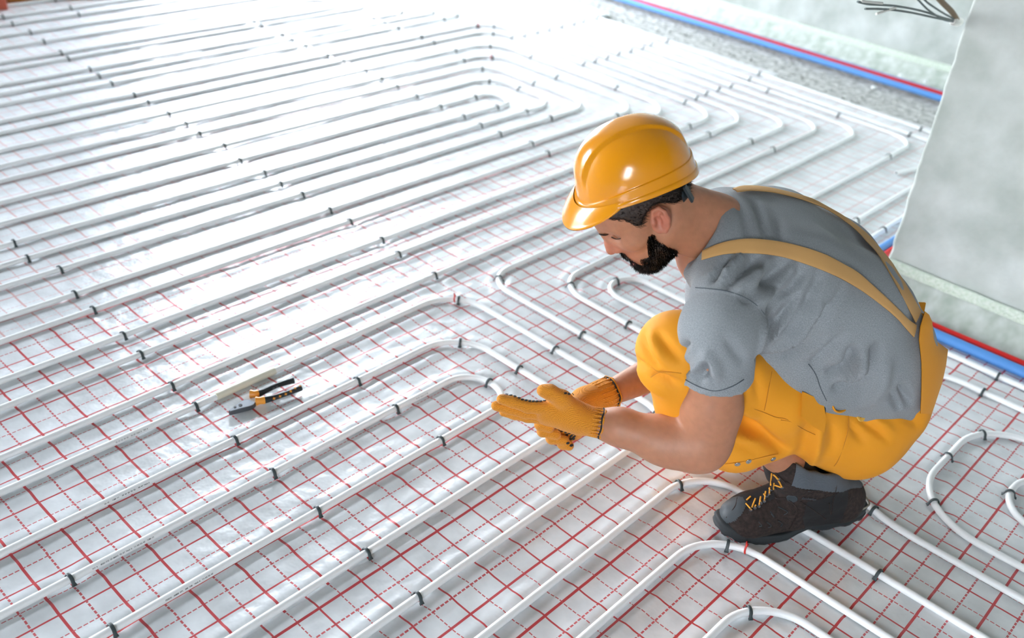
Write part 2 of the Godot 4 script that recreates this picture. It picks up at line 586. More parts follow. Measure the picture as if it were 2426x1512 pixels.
	pipe("white heating pipe just below the pliers, bending round the hairpin near the gloves", [[-2.4, -0.5, 0], [0.848, -0.508, 0.12], [0.85, -0.045, 0.1], [-2.4, -0.047, 0]], v2([0.15, -0.50, 0.50, -0.50, 0.81, -0.46, 0.85, -0.28, 0.15, -0.04]), "pipe just below the pliers")
	pipe("white heating pipe with the hairpin turn at the fingertips of the near glove", [[-2.4, -0.357, 0], [0.748, -0.36, 0.076], [0.748, -0.203, 0.076], [-2.4, -0.2, 0]], v2([-0.30, -0.34, 0.15, -0.35, 0.50, -0.35, 0.74, -0.29, 0.50, -0.20, 0.15, -0.19, -0.30, -0.19]), "hairpin at the fingertips")
	pipe("white heating pipe passing under the elbow and beneath the boot", [[-2.4, 0.252, 0], [0.888, 0.256, 0.12], [0.893, 2.4, 0]], v2([0.80, 0.26, 0.88, 0.70]), "pipe beneath the boot")
	pipe("white heating pipe curving round in front of the boot toe with a red tie", [[-2.4, 0.392, 0], [0.748, 0.384, 0.13], [0.752, 2.4, 0]], v2([0.72, 0.44]), "pipe curving at the boot toe")
	pipe("white printed heating pipe curving at the bottom edge below the boot", [[-2.4, 0.552, 0], [0.655, 0.548, 0.12], [0.66, 2.4, 0]], v2([0.59, 0.58]), "curved pipe at the bottom edge")
	pipe("white heating pipe bending beneath the nose of the worker", [[3.38, -4.2, 0], [3.265, -0.68, 0.12], [1.115, -0.665, 0.1], [1.098, 0.22, 0.12], [1.857, 0.24, 0.12], [1.857, 2.4, 0]], v2([3.32, -2.35, 3.29, -1.86, 3.27, -1.24, 2.82, -0.68, 1.15, -0.64, 1.10, -0.28, 1.85, 0.60]), "pipe bending beneath the nose")
	pipe("white heating pipe curving under the mouth and running on along the wall side", [[3.49, -4.2, 0], [3.36, -0.545, 0.12], [1.26, -0.515, 0.12], [1.245, 0.08, 0.12], [1.64, 0.08, 0.12], [1.655, -0.33, 0.1], [3.455, -0.335, 0.12], [3.6, -4.2, 0]], v2([3.43, -2.35, 3.40, -1.86, 3.39, -1.23, 1.30, -0.47, 1.24, -0.23, 3.18, -0.33, 3.46, -0.71, 3.44, -1.09, 3.49, -1.86, 3.52, -2.35]), "pipe curving under the mouth")
	pipe("small white pipe hairpin below the beard and above the raised knee", [[1.348, -0.04, 0], [1.348, -0.405, 0.07], [1.49, -0.405, 0.07], [1.49, -0.04, 0]], v2([1.42, -0.39]), "hairpin below the beard")
	pipe("outermost white heating pipe along the bare concrete edge", [[3.72, -4.2, 0], [3.51, -0.13, 0.1], [1.93, -0.127, 0.047], [1.93, -0.03, 0.047], [3.62, -0.03, 0.12], [3.86, -4.2, 0]], v2([3.63, -2.36, 3.60, -1.87, 3.58, -1.24, 3.50, -0.39, 2.47, -0.12, 2.48, -0.02, 3.62, -0.39, 3.71, -1.26, 3.70, -1.86, 3.75, -2.37]), "outermost pipe by the bare concrete")
	pipe("white heating pipe curving from behind the boot heel round under the trousers", [[1.06, 2.4, 0], [1.05, 0.4, 0.3], [1.742, 0.4, 0.15], [1.742, 2.4, 0]], v2([1.05, 0.60, 1.73, 0.60]), "pipe behind the boot heel")
	pipe("white heating pipe making the wide open curve behind the trousers", [[1.16, 2.4, 0], [1.143, 0.643, 0.17], [1.615, 0.645, 0.15], [1.64, 2.4, 0]], v2([1.19, 0.68, 1.39, 0.65, 1.55, 0.67]), "wide curve behind the trousers")
	pipe("small white pipe loop cut off by the right edge of the picture", [[1.29, 2.4, 0], [1.285, 0.8, 0.1], [1.5, 0.8, 0.1], [1.5, 2.4, 0]], v2([1.37, 0.80]), "small loop at the right edge")

# ------------------------------------------------------------------ foil
func lay_foil() -> void:
	var sheets := [
		["foil_sheet", "white foil sheet with dense red grid in the foreground, under the boot", -1.7, 1.93, -0.035, 1.35, 0.010, true],
		["foil_sheet", "white foil sheet with a faint red grid under the pliers and the gloves", -1.7, 2.02, -1.22, -0.02, 0.011, false],
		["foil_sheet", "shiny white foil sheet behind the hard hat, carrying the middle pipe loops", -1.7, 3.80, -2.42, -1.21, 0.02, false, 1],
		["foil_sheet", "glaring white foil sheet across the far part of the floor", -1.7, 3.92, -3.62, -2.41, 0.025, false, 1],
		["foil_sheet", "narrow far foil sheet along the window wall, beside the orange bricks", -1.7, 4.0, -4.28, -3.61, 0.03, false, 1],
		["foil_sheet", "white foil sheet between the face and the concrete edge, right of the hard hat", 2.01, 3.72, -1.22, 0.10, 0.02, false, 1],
	]
	var gap := {}                       # distance to the nearest pipe on a 1 cm raster
	for path in pipes:
		for i in path.size() - 1:
			var n := maxi(1, int(path[i].distance_to(path[i + 1]) / 0.012))
			for k in n:
				var p: Vector3 = path[i].lerp(path[i + 1], float(k) / n)
				var cx := int(floor(p.x * 100.0))
				var cz := int(floor(p.z * 100.0))
				for dx in range(-4, 6):
					for dz in range(-4, 6):
						var d := Vector2((cx + dx) * 0.01 - p.x, (cz + dz) * 0.01 - p.z).length()
						var key := (cx + dx + 1000) * 4096 + cz + dz + 1000
						if d < 0.05 and d < gap.get(key, 1.0): gap[key] = d
	var dents := {}
	for c in clip_points:
		for dx in range(-5, 6):
			for dz in range(-5, 6):
				var key := (int(c.x * 100.0) + dx + 1000) * 4096 + int(c.z * 100.0) + dz + 1000
				dents[key] = c
	var big := noise(3.0, 41, 2)
	var fine := noise(11.0, 42, 3)
	for s in sheets:
		var o := thing(s[0], s[1], "foil sheet")
		var step: float = s[6]
		var cols := int((s[3] - s[2]) / step) + 1
		var rows := int((s[5] - s[4]) / step) + 1
		var p := PackedVector3Array()
		var uv := PackedVector2Array()
		var shift := 0.0 if s[7] else 0.05
		for r in rows:
			for c in cols:
				var x: float = lerpf(s[2], s[3], float(c) / (cols - 1))
				var z: float = lerpf(s[4], s[5], float(r) / (rows - 1))
				p.append(Vector3(x, foil_height(x, z, gap, dents, big, fine), z))
				uv.append(Vector2(x + shift, z))
		if s[7]:                        # the seam: this sheet laps over its neighbour
			for c in cols: p[c].y += 0.0012
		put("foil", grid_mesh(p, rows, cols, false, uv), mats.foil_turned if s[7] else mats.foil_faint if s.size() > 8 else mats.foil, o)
		var base := put("foam_board", block_mesh(Vector3(s[3] - s[2] - 0.012, 0.016, s[5] - s[4] - 0.004), 0.002), mats.foam, o)
		base.position = Vector3((s[2] + s[3]) / 2, -0.0135, (s[4] + s[5]) / 2)

func foil_height(x: float, z: float, gap: Dictionary, dents: Dictionary, big: FastNoiseLite, fine: FastNoiseLite) -> float:
	var key := (int(floor(x * 100.0)) + 1000) * 4096 + int(floor(z * 100.0)) + 1000
	var d: float = gap.get(key, 0.05)
	var h := big.get_noise_2d(x, z) * 0.0013 + fine.get_noise_2d(x, z) * 0.0007
	h += 0.0034 * exp(-pow((d - 0.030) / 0.013, 2.0)) - 0.0018 * exp(-pow(d / 0.012, 2.0))
	if dents.has(key):
		var c: Vector3 = dents[key]
		var v := Vector2(x - c.x, z - c.z)
		var q := v.length()
		h += (0.0016 * sin(v.angle() * 7.0) - 0.0022) * exp(-pow((q - 0.018) / 0.02, 2.0))
	return clampf(h, -0.0042, 0.0045)

# ------------------------------------------------------------------ along the walls
func along(pts: Array, y: float) -> PackedVector3Array:
	return rounded(pts, y, 0.006)

func wall_services() -> void:
	var t := thing("insulated_pipe", "red insulated pipe running along the wall beside the blue one", "pipe")
	put("tube", tube_mesh(along([[1.962, 2.6, 0], [1.955, 0.07, 0.07], [4.20, 0.07, 0.1], [4.28, -4.3, 0]], 0.018), 0.0125, 14), mats.red_pipe, t)
	t = thing("insulated_pipe", "blue insulated pipe along the wall, on the room side of the red one", "pipe")
	put("tube", tube_mesh(along([[1.927, 2.6, 0], [1.922, 0.038, 0.05], [4.145, 0.038, 0.08], [4.165, -1.0, 2.0], [4.23, -4.3, 0]], 0.0145), 0.0155, 14), mats.blue_pipe, t)
	t = thing("insulated_pipe", "second blue pipe half hidden behind the red pipe by the far wall", "pipe")
	put("tube", tube_mesh(along([[4.235, -0.05, 0], [4.265, -1.5, 3.0], [4.325, -4.3, 0]], 0.012), 0.012, 14), mats.blue_pipe, t)
	edge_strip("greenish foam edge strip with film skirt at the foot of the concrete block", 2.092, 0.145, 3.0, 0.11)
	edge_strip("greenish foam edge strip with film skirt along the far concrete wall", 4.44, -4.5, 0.12, 0.14)

# foam band standing against a wall face (facing -x) with its film skirt lying out over the floor
func edge_strip(label: String, x: float, z0: float, z1: float, skirt: float) -> void:
	var o := thing("edge_strip", label, "edge strip")
	var f := noise(2.2, int(x * 100), 3)
	var n := int((z1 - z0) / 0.03)
	for part in 2:
		var p := PackedVector3Array()
		for i in n + 1:
			var z := lerpf(z0, z1, float(i) / n)
			var w := f.get_noise_1d(z * 3.0) * 0.006
			var prof := []
			if part == 0:
				prof = [Vector2(0.006, 0.0), Vector2(-0.004, 0.0), Vector2(-0.008, 0.04), Vector2(-0.010 + w * 0.6, 0.075), Vector2(-0.009 + w * 0.6, 0.098 + w * 0.3), Vector2(0.0, 0.103 + w * 0.3), Vector2(0.006, 0.1)]
			else:
				prof = [Vector2(-0.0105 + w * 0.6, 0.070), Vector2(-0.012 + w * 0.6, 0.070), Vector2(-0.035 + w, 0.047 + w), Vector2(-skirt * 0.62, 0.019 + w * 0.9), Vector2(-skirt, 0.0035 + absf(w) * 0.4), Vector2(-skirt, 0.002 + absf(w) * 0.4), Vector2(-skirt * 0.62, 0.0165 + w * 0.9), Vector2(-0.034 + w, 0.045 + w)]
			for q in prof: p.append(Vector3(x + q.x, maxf(q.y - 0.02 * (1.0 if q.y <= 0.0 else 0.0), -0.02), z))
		put("foam_band" if part == 0 else "film_skirt", grid_mesh(p, n + 1, 7 if part == 0 else 8, true, PackedVector2Array(), true), mats.green_foam if part == 0 else mats.film, o)

func lump(radius: float, seed_: int, squash := 0.7) -> ArrayMesh:
	var f := noise(1.3, seed_, 3)
	var p := PackedVector3Array()
	for r in 9:
		for c in 12:
			var a := PI * r / 8.0
			var b := TAU * c / 12.0
			var d := Vector3(sin(a) * cos(b), cos(a), sin(a) * sin(b))
			p.append(d * radius * (1.0 + 0.45 * f.get_noise_3dv(d)) * Vector3(1, squash, 1))
	return grid_mesh(p, 9, 12, true, PackedVector2Array(), true)

func debris() -> void:
	var crumbs := [[4.10, -0.83, 0.013, "white crumb on the rubble against the blue pipe"], [4.30, -0.79, 0.011, "white crumb on the film behind the pipes, left of two"], [4.315, -0.66, 0.010, "white crumb on the film behind the pipes, nearest the block"]]
	for k in crumbs.size():
		var c = crumbs[k]
		var o := put("foam_crumb", lump(c[2], 60 + k), mats.foam)
		o.position = Vector3(c[0], -0.014 if k == 0 else 0.024, c[1])
		tag(o, c[3], "crumb", "white foam crumbs")
	var rubble := SurfaceTool.new()
	rubble.begin(Mesh.PRIMITIVE_TRIANGLES)
	var kinds := [lump(1.0, 70), lump(1.0, 71, 0.5), lump(1.0, 72, 0.8)]
	for i in 900:
		var z := rng.randf_range(-4.3, -0.08)
		var x := rng.randf_range(3.70 - z * 0.045, 4.12 - z * 0.02)
		var r := rng.randf_range(0.002, 0.007) * (1.8 if i % 17 == 0 else 1.0)
		rubble.append_from(kinds[i % 3], 0, Transform3D(Basis(Vector3.UP, rng.randf() * TAU).scaled(Vector3.ONE * r), Vector3(x, -0.0215 + r * 0.3, z)))
	var rb := put("rubble_grit", rubble.commit(), mats.slab)
	tag(rb, "loose grey grit on the bare concrete strip beside the blue pipe", "grit", "", "stuff")
	var off := thing("pipe_offcut", "short white pipe offcut lying on the foil by the concrete block", "pipe offcut")
	var path := PackedVector3Array([Vector3(3.03, 0.010, -0.232), Vector3(3.10, 0.009, -0.212), Vector3(3.24, 0.009, -0.17)])
	put("tube", tube_mesh(path, 0.008, 12), mats.pipe, off)
	put("bore", tube_mesh(PackedVector3Array([path[0] + Vector3(-0.0006, 0, -0.0002), path[0] + Vector3(0.002, 0, 0.001)]), 0.0055, 12), mats.wire, off)
	# what lies beyond the foil at the far left: bricks and a plank
	for k in 3:
		var b := put("brick", block_mesh(Vector3(0.25, 0.065, 0.12), 0.004), mats.brick)
		b.position = Vector3(0.62 + k * 0.21, 0.030, -4.205 + k * 0.065)
		b.rotation.y = -0.30 + 0.03 * k
		tag(b, ["pinkish brick at the top left corner, leftmost of three", "pinkish brick at the top left corner, middle of three", "pinkish brick at the top left corner, nearest the plank"][k], "brick", "bricks beyond the foil")
	var plank := put("plank", block_mesh(Vector3(0.62, 0.05, 0.16), 0.004), mats.wood)
	plank.position = Vector3(1.515, 0.023, -4.105)
	plank.rotation.y = -0.24
	tag(plank, "orange-brown wooden plank lying beyond the foil at the top left", "plank")
	for r in [[Vector3(0.957, 0, -0.634), "red tie round the pipe bend left of the gloves and above the pliers"], [Vector3(0.747, 0, 0.470), "red tie round the pipe bend at the boot toe"], [Vector3(2.745, 0, -3.19), "red tie on the far loop at the top of the floor"], [Vector3(3.02, 0, -2.612), "red tie on the outermost middle loop far behind the hard hat"], [Vector3(2.70, 0, -2.2), "red tie on the fourth middle loop far behind the hard hat"]]:
		red_tie(r[0], r[1])

func red_tie(at: Vector3, label: String) -> void:
	var best := 1e9
	var near := []
	for path in pipes:
		var n := nearest_on(path, at + Vector3.UP * PIPE_R)
		var d: float = n[0].distance_to(at + Vector3.UP * PIPE_R)
		if d < best:
			best = d
			near = n
	var o := thing("red_tie", label, "pipe tie", near[0], "red ties on the pipes")
	o.basis = Basis.looking_at(near[1], Vector3.UP)
	var ring := PackedVector3Array()
	for k in 25:
		var a := TAU * k / 24.0 + PI / 2
		ring.append(Vector3(cos(a) * 0.0098, sin(a) * (0.0125 if sin(a) > 0 else 0.0068) + 0.001, 0.001 * sin(a * 2.0)))
	put("loop", tube_mesh(ring, 0.0021, 8, false, Vector2(1.0, 1.0), Vector3.BACK), mats.red_tie, o)
	put("tail", tube_mesh(PackedVector3Array([Vector3(0.004, 0.012, 0), Vector3(0.002, 0.019, 0.001), Vector3(-0.002, 0.020, 0.002), Vector3(-0.003, 0.013, 0.002)]), 0.0019, 8), mats.red_tie, o)

func curve_points(pts: Array, n := 12) -> PackedVector3Array:
	var c := Curve3D.new()
	for i in pts.size():
		var p: Vector3 = pts[i]
		var a: Vector3 = pts[maxi(i - 1, 0)]
		var b: Vector3 = pts[mini(i + 1, pts.size() - 1)]
		var t := (b - a) / 6.0
		c.add_point(p, -t, t)
	var out := PackedVector3Array()
	for i in pts.size() - 1:
		for k in n: out.append(c.sample(i, float(k) / n))
	out.append(pts[-1])
	return out

# ------------------------------------------------------------------ cables, pliers
func V(x: float, y: float, z: float) -> Vector3:
	return Vector3(x, y, z)

func cable_bundle() -> void:
	var o := thing("cable_bundle", "frayed bundle of grey cables sticking out behind the concrete block", "cables")
	put("conduit", tube_mesh(curve_points(conduit_line), 0.0075, 10), mats.conduit, o)
	for w in [wire_a, wire_b, wire_c, wire_d]: put("wire", tube_mesh(curve_points(w), 0.0026, 8), mats.wire, o)
	for w in [bare_a, bare_b]: put("stripped_end", tube_mesh(curve_points(w), 0.0032, 8), mats.bare_wire, o)
	put("knot", tube_mesh(curve_points(knot), PackedFloat32Array([0.007, 0.010, 0.010, 0.012, 0.012, 0.011, 0.010, 0.010, 0.011, 0.012, 0.012, 0.012, 0.013, 0.012, 0.012, 0.012, 0.012, 0.011, 0.011, 0.010, 0.010, 0.010, 0.009, 0.009, 0.008]), 10), mats.bare_wire, o)

func prism(outline: Array, y0: float, y1: float, bevel := 0.0012) -> ArrayMesh:
	var mid := Vector3.ZERO
	for p in outline: mid += p / outline.size()
	var p := PackedVector3Array()
	var rows := [[y0, 1.0], [y1 - bevel, 0.0], [y1, bevel]]
	for r in rows:
		for q in outline:
			var d: Vector3 = (mid - q)
			d.y = 0.0
			var at: Vector3 = q + d.normalized() * (r[1] if r[1] < 0.5 else 0.0)
			p.append(Vector3(at.x, r[0], at.z))
	var n: int = outline.size()
	var idx := PackedInt32Array()
	for r in 2:
		for c in n:
			var a := r * n + c
			var b := r * n + (c + 1) % n
			idx.append_array([a, b, a + n, b, b + n, a + n])
	for c in range(1, n - 1):
		idx.append_array([2 * n, 2 * n + c, 2 * n + c + 1])
		idx.append_array([0, c + 1, c])
	var v := PackedVector3Array()
	var out := PackedInt32Array()
	# make sure faces look outwards
	var f := (p[idx[2]] - p[idx[0]]).cross(p[idx[1]] - p[idx[0]])
	var turn := f.dot(p[idx[0]] - mid) < 0.0
	for t in range(0, idx.size(), 3):
		for k in ([0, 2, 1] if turn else [0, 1, 2]):
			v.append(p[idx[t + k]])
			out.append(out.size())
	return arrays(v, normals_of(v, out), out)

func pliers() -> void:
	var o := thing("pliers", "combination pliers with black and orange grips lying between the pipes", "pliers")
	put("jaw", prism(jaw_outline, 0.004, 0.0165), mats.steel, o)
	for k in 2:
		var h := put("jaw_hole", tube_mesh(PackedVector3Array([jaw_holes[k] + Vector3(0, -0.002, 0), jaw_holes[k]]), 0.0045 if k == 0 else 0.0032, 12), mats.black, o)
		h.scale = Vector3.ONE
	for k in 2:
		var path := curve_points(grip_far if k == 0 else grip_near, 6)
		var r := PackedFloat32Array()
		for i in path.size():
			var t := float(i) / (path.size() - 1)
			r.append(0.0078 + 0.0012 * sin(t * 6.0 + 1.0) - 0.0012 * t)
		var grip := put("grip", tube_mesh(path.slice(7), r.slice(7), 14, true, Vector2(1.0, 1.12)), mats.rubber, o, "black rubber grip")
		var cr := PackedFloat32Array([0.0088, 0.0102, 0.0098, 0.0086, 0.0080, 0.0082, 0.0086, 0.0088, 0.0088])
		var cpath := path.slice(0, 9) if k == 0 else path.slice(0, 9)
		put("collar", tube_mesh(cpath, cr, 14, true, Vector2(1.0, 1.12)), mats.orange_rubber, o, "orange guard on the grip")
		if k == 1:
			for m in grip_marks:
				var near := nearest_on(path, m)
				var d: Vector3 = ((m - near[0]) as Vector3)
				d = Vector3(d.x, 0.004, d.z).normalized()
				d = (d - (near[1] as Vector3) * d.dot(near[1])).normalized()
				var u: Vector3 = near[1]
				var w: Vector3 = d.cross(u).normalized()
				var st := SurfaceTool.new()
				st.begin(Mesh.PRIMITIVE_TRIANGLES)
				var c: Vector3 = near[0] + d * 0.0086
				for q in 4:
					var a: float = TAU * q / 4.0 + 0.3
					var tip: Vector3 = c + (u * cos(a) + w * sin(a)) * 0.0042
					var s1: Vector3 = (u * cos(a + 0.8) + w * sin(a + 0.8)) * 0.0021
					var s2: Vector3 = (u * cos(a - 0.8) + w * sin(a - 0.8)) * 0.0021
					for tri_ in [[c + d * 0.0009, tip, c + s1], [c + d * 0.0009, c + s2, tip]]:
						var nn: Vector3 = (tri_[2] - tri_[0]).cross(tri_[1] - tri_[0])
						if nn.dot(d) < 0.0: tri_.reverse()
						for vv in tri_: st.add_vertex(vv)
				st.generate_normals()
				put("grip_mark", st.commit(), mats.orange_rubber, grip)
		else:
			var a: Vector3 = path[16]
			var b: Vector3 = path[19]
			var side := (b - a).normalized().cross(Vector3.UP) * -1.0
			if side.dot(Vector3(-1, 0, 1)) < 0.0: side = -side
			for q in 2:
				var c := a.lerp(b, 0.2 + 0.6 * q) + side * 0.0078 + Vector3(0, 0.0015, 0)
				var plate := put("grip_stamp", block_mesh(Vector3(0.0065, 0.006, 0.0012), 0.0005), mats.steel, grip)
				plate.transform = Transform3D(Basis((b - a).normalized(), Vector3.UP, (b - a).normalized().cross(Vector3.UP)), c)

# ------------------------------------------------------------------ a field of distances, meshed as surface nets
class Field:
	var lo: Vector3
	var n: Vector3i
	var cell: float
	var f := PackedFloat32Array()

	func _init(a: Vector3, b: Vector3, c: float) -> void:
		lo = a
		cell = c
		n = Vector3i(((b - a) / c).ceil()) + Vector3i.ONE
		f.resize(n.x * n.y * n.z)
		f.fill(1.0)

	func reach(a: Vector3, b: Vector3) -> Array:
		var u := Vector3i(((a - lo) / cell).floor()).clamp(Vector3i.ZERO, n - Vector3i.ONE)
		var w := Vector3i(((b - lo) / cell).ceil()).clamp(Vector3i.ZERO, n - Vector3i.ONE)
		return [u, w]

	func cap(a: Vector3, b: Vector3, ra: float, rb: float, k: float, carve: bool) -> void:
		var m := Vector3.ONE * (maxf(ra, rb) + k + cell * 2.5)
		var r := reach(a.min(b) - m, a.max(b) + m)
		var ba := b - a
		var inv := 1.0 / maxf(ba.dot(ba), 1e-12)
		var dr := rb - ra
		for z in range(r[0].z, r[1].z + 1):
			for y in range(r[0].y, r[1].y + 1):
				var at: int = (z * n.y + y) * n.x
				var p := lo + Vector3(0, y, z) * cell - a
				for x in range(r[0].x, r[1].x + 1):
					p.x = lo.x + x * cell - a.x
					var t := clampf(p.dot(ba) * inv, 0.0, 1.0)
					var q := (p - ba * t).length() - ra - dr * t
					var d := f[at + x]
					if carve:
						q = -q
						if q > d - k:
							var h := clampf(0.5 - 0.5 * (d - q) / k, 0.0, 1.0)
							f[at + x] = d * (1.0 - h) + q * h + k * h * (1.0 - h)
					elif q < d + k:
						var h := clampf(0.5 + 0.5 * (d - q) / k, 0.0, 1.0)
						f[at + x] = d * (1.0 - h) + q * h - k * h * (1.0 - h)

	func ell(c: Vector3, radii: Vector3, u: Vector3, v: Vector3, k: float, carve: bool) -> void:
		var w := u.cross(v)
		var m := Vector3.ONE * (maxf(radii.x, maxf(radii.y, radii.z)) + k + cell * 2.5)
		var r := reach(c - m, c + m)
		var r2 := radii * radii
		for z in range(r[0].z, r[1].z + 1):
			for y in range(r[0].y, r[1].y + 1):
				var at: int = (z * n.y + y) * n.x
				var p := lo + Vector3(0, y, z) * cell - c
				for x in range(r[0].x, r[1].x + 1):
					p.x = lo.x + x * cell - c.x
					var l := Vector3(p.dot(u), p.dot(v), p.dot(w))
					var k0 := (l / radii).length()
					var q := k0 * (k0 - 1.0) / maxf((l / r2).length(), 1e-6)
					var d := f[at + x]
					if carve:
						q = -q
						if q > d - k:
							var h := clampf(0.5 - 0.5 * (d - q) / k, 0.0, 1.0)
							f[at + x] = d * (1.0 - h) + q * h + k * h * (1.0 - h)
					elif q < d + k:
						var h := clampf(0.5 + 0.5 * (d - q) / k, 0.0, 1.0)
						f[at + x] = d * (1.0 - h) + q * h - k * h * (1.0 - h)

	# [points, triangle corners]
	func net() -> Array:
		var v := PackedVector3Array()
		var idx := PackedInt32Array()
		var sx := n.x
		var sxy := n.x * n.y
		var id := PackedInt32Array()
		id.resize(f.size())
		var corner := [0, 1, sx, sx + 1, sxy, sxy + 1, sxy + sx, sxy + sx + 1]
		var edges := [[0, 1], [2, 3], [4, 5], [6, 7], [0, 2], [1, 3], [4, 6], [5, 7], [0, 4], [1, 5], [2, 6], [3, 7]]
		var off: Array[Vector3] = []
		for k in 8: off.append(Vector3(k & 1, (k >> 1) & 1, k >> 2))
		var cut: Array[int] = []
		for z in n.z - 1:
			for y in n.y - 1:
				var row := z * sxy + y * sx
				for x in n.x - 1:
					var i := row + x
					var inside := 0
					if f[i] < 0.0: inside += 1
					if f[i + 1] < 0.0: inside += 1
					if f[i + sx] < 0.0: inside += 1
					if f[i + sx + 1] < 0.0: inside += 1
					if f[i + sxy] < 0.0: inside += 1
					if f[i + sxy + 1] < 0.0: inside += 1
					if f[i + sxy + sx] < 0.0: inside += 1
					if f[i + sxy + sx + 1] < 0.0: inside += 1
					if inside == 0 or inside == 8: continue
					var sum := Vector3.ZERO
					var count := 0
					for e in edges:
						var a := f[i + corner[e[0]]]
						var b := f[i + corner[e[1]]]
						if (a < 0.0) != (b < 0.0):
							sum += off[e[0]].lerp(off[e[1]], a / (a - b))
							count += 1
					id[i] = v.size()
					cut.append(i)
					v.append(lo + (Vector3(x, y, z) + sum / count) * cell)
		for i in cut:
			var x := i % sx
			var y := (i / sx) % n.y
			var z := i / sxy
			var d := f[i] < 0.0
			if y > 0 and z > 0 and (f[i + 1] < 0.0) != d: quad(idx, id[i - sx - sxy], id[i - sxy], id[i], id[i - sx], d)
			if x > 0 and z > 0 and (f[i + sx] < 0.0) != d: quad(idx, id[i - sxy - 1], id[i - 1], id[i], id[i - sxy], d)
			if x > 0 and y > 0 and (f[i + sxy] < 0.0) != d: quad(idx, id[i - 1 - sx], id[i - sx], id[i], id[i - 1], d)
		return [v, idx]

	func quad(idx: PackedInt32Array, a: int, b: int, c: int, d: int, outward: bool) -> void:
		if outward: idx.append_array([a, c, b, a, d, c])
		else: idx.append_array([a, b, c, a, c, d])

# moves points along their normals where folds run; each fold is [polyline, width, height]
func crease(net: Array, folds: Array) -> void:
	var v: PackedVector3Array = net[0]
	var n := normals_of(v, net[1])
	var push := PackedFloat32Array()
	push.resize(v.size())
	for fold in folds:
		var line := curve_points(fold[0], 4)
		var w: float = fold[1]
		var lo: Vector3 = line[0]
		var hi: Vector3 = line[0]
		for p in line:
			lo = lo.min(p)
			hi = hi.max(p)
		var box := AABB(lo, hi - lo).grow(w * 2.4)
		var last := line.size() - 1
		for i in v.size():
			if not box.has_point(v[i]): continue
			var best := 1e9
			var where := 0.0
			for k in last:
				var q := Geometry3D.get_closest_point_to_segment(v[i], line[k], line[k + 1])
				var d := q.distance_squared_to(v[i])
				if d < best:
					best = d
					where = (k + q.distance_to(line[k]) / maxf(line[k].distance_to(line[k + 1]), 1e-6)) / last
			push[i] += fold[2] * exp(-best / (w * w)) * sqrt(maxf(sin(PI * clampf(where * 0.9 + 0.05, 0.0, 1.0)), 0.0))
	for i in v.size(): v[i] += n[i] * push[i]
	net[0] = v

func ripple(net: Array, f: FastNoiseLite, scale_: Vector3, height: float) -> void:
	var v: PackedVector3Array = net[0]
	var n := normals_of(v, net[1])
	for i in v.size(): v[i] += n[i] * f.get_noise_3dv(v[i] * scale_) * height
	net[0] = v

func merged(nets: Array) -> Array:
	var v := PackedVector3Array()
	var idx := PackedInt32Array()
	for q in nets:
		var base := v.size()
		v.append_array(q[0])
		var own: PackedInt32Array = q[1]
		for i in own.size(): own[i] += base
		idx.append_array(own)
	return [v, idx]

func net_mesh(net: Array, col := PackedColorArray()) -> ArrayMesh:
	return arrays(net[0], normals_of(net[0], net[1]), net[1], PackedVector2Array(), col)

# the part of a surface that passes a test, lifted off it as a layer of its own
func patch(net: Array, test: Callable, lift: float) -> ArrayMesh:
	var v: PackedVector3Array = net[0]
	var idx: PackedInt32Array = net[1]
	var n := normals_of(v, idx)
	var out := PackedVector3Array()
	var nn := PackedVector3Array()
	var oi := PackedInt32Array()
	var seen := {}
	for t in range(0, idx.size(), 3):
		var c := (v[idx[t]] + v[idx[t + 1]] + v[idx[t + 2]]) / 3.0
		if not test.call(c): continue
		for k in 3:
			var i := idx[t + k]
			if not seen.has(i):
				seen[i] = out.size()
				out.append(v[i] + n[i] * lift)
				nn.append(n[i])
			oi.append(seen[i])
	return arrays(out, nn, oi)

# a band between two edge lines, with thickness
func ribbon(a: PackedVector3Array, b: PackedVector3Array, lift: float, out_of: Vector3, across := 4, bulge := 0.0006) -> ArrayMesh:
	var p := PackedVector3Array()
	var rows := a.size()
	for i in rows:
		var t := (a[mini(i + 1, rows - 1)] - a[maxi(i - 1, 0)]).normalized()
		var w := (b[i] - a[i]).normalized()
		var n := t.cross(w).normalized()
		if n.dot((a[i] + b[i]) / 2.0 - out_of) < 0.0: n = -n
		for k in across + 1:
			var q := a[i].lerp(b[i], float(k) / across)
			p.append(q + n * (lift + bulge * sin(PI * k / across)))
		for k in across + 1:
			p.append(b[i].lerp(a[i], float(k) / across) + n * (lift - 0.0016 + bulge * sin(PI * k / across)))
	var cols := (across + 1) * 2
	var m := grid_mesh(p, rows, cols, true)
	var vn: PackedVector3Array = m.surface_get_arrays(0)[Mesh.ARRAY_NORMAL]
	var mid := rows / 2 * cols + across / 2
	if vn[mid].dot(p[mid] - out_of) < 0.0: m = grid_mesh(p, rows, cols, true, PackedVector2Array(), true)
	return m

func disc(r: float, h: float, dish := 0.0) -> ArrayMesh:
	var p := PackedVector3Array()
	for row in [[0.0, h - dish], [r * 0.45, h - dish], [r * 0.62, h], [r * 0.9, h], [r, h * 0.6], [r, 0.0]]:
		for k in 16:
			var a := TAU * k / 16.0
			p.append(Vector3(cos(a) * row[0], row[1], sin(a) * row[0]))
	return grid_mesh(p, 6, 16, true)

func facing(n: Vector3, at: Vector3) -> Transform3D:
	var s := n.cross(Vector3(0.3, 0.2, 0.9)).normalized()
	return Transform3D(Basis(s, n, s.cross(n)).orthonormalized(), at)

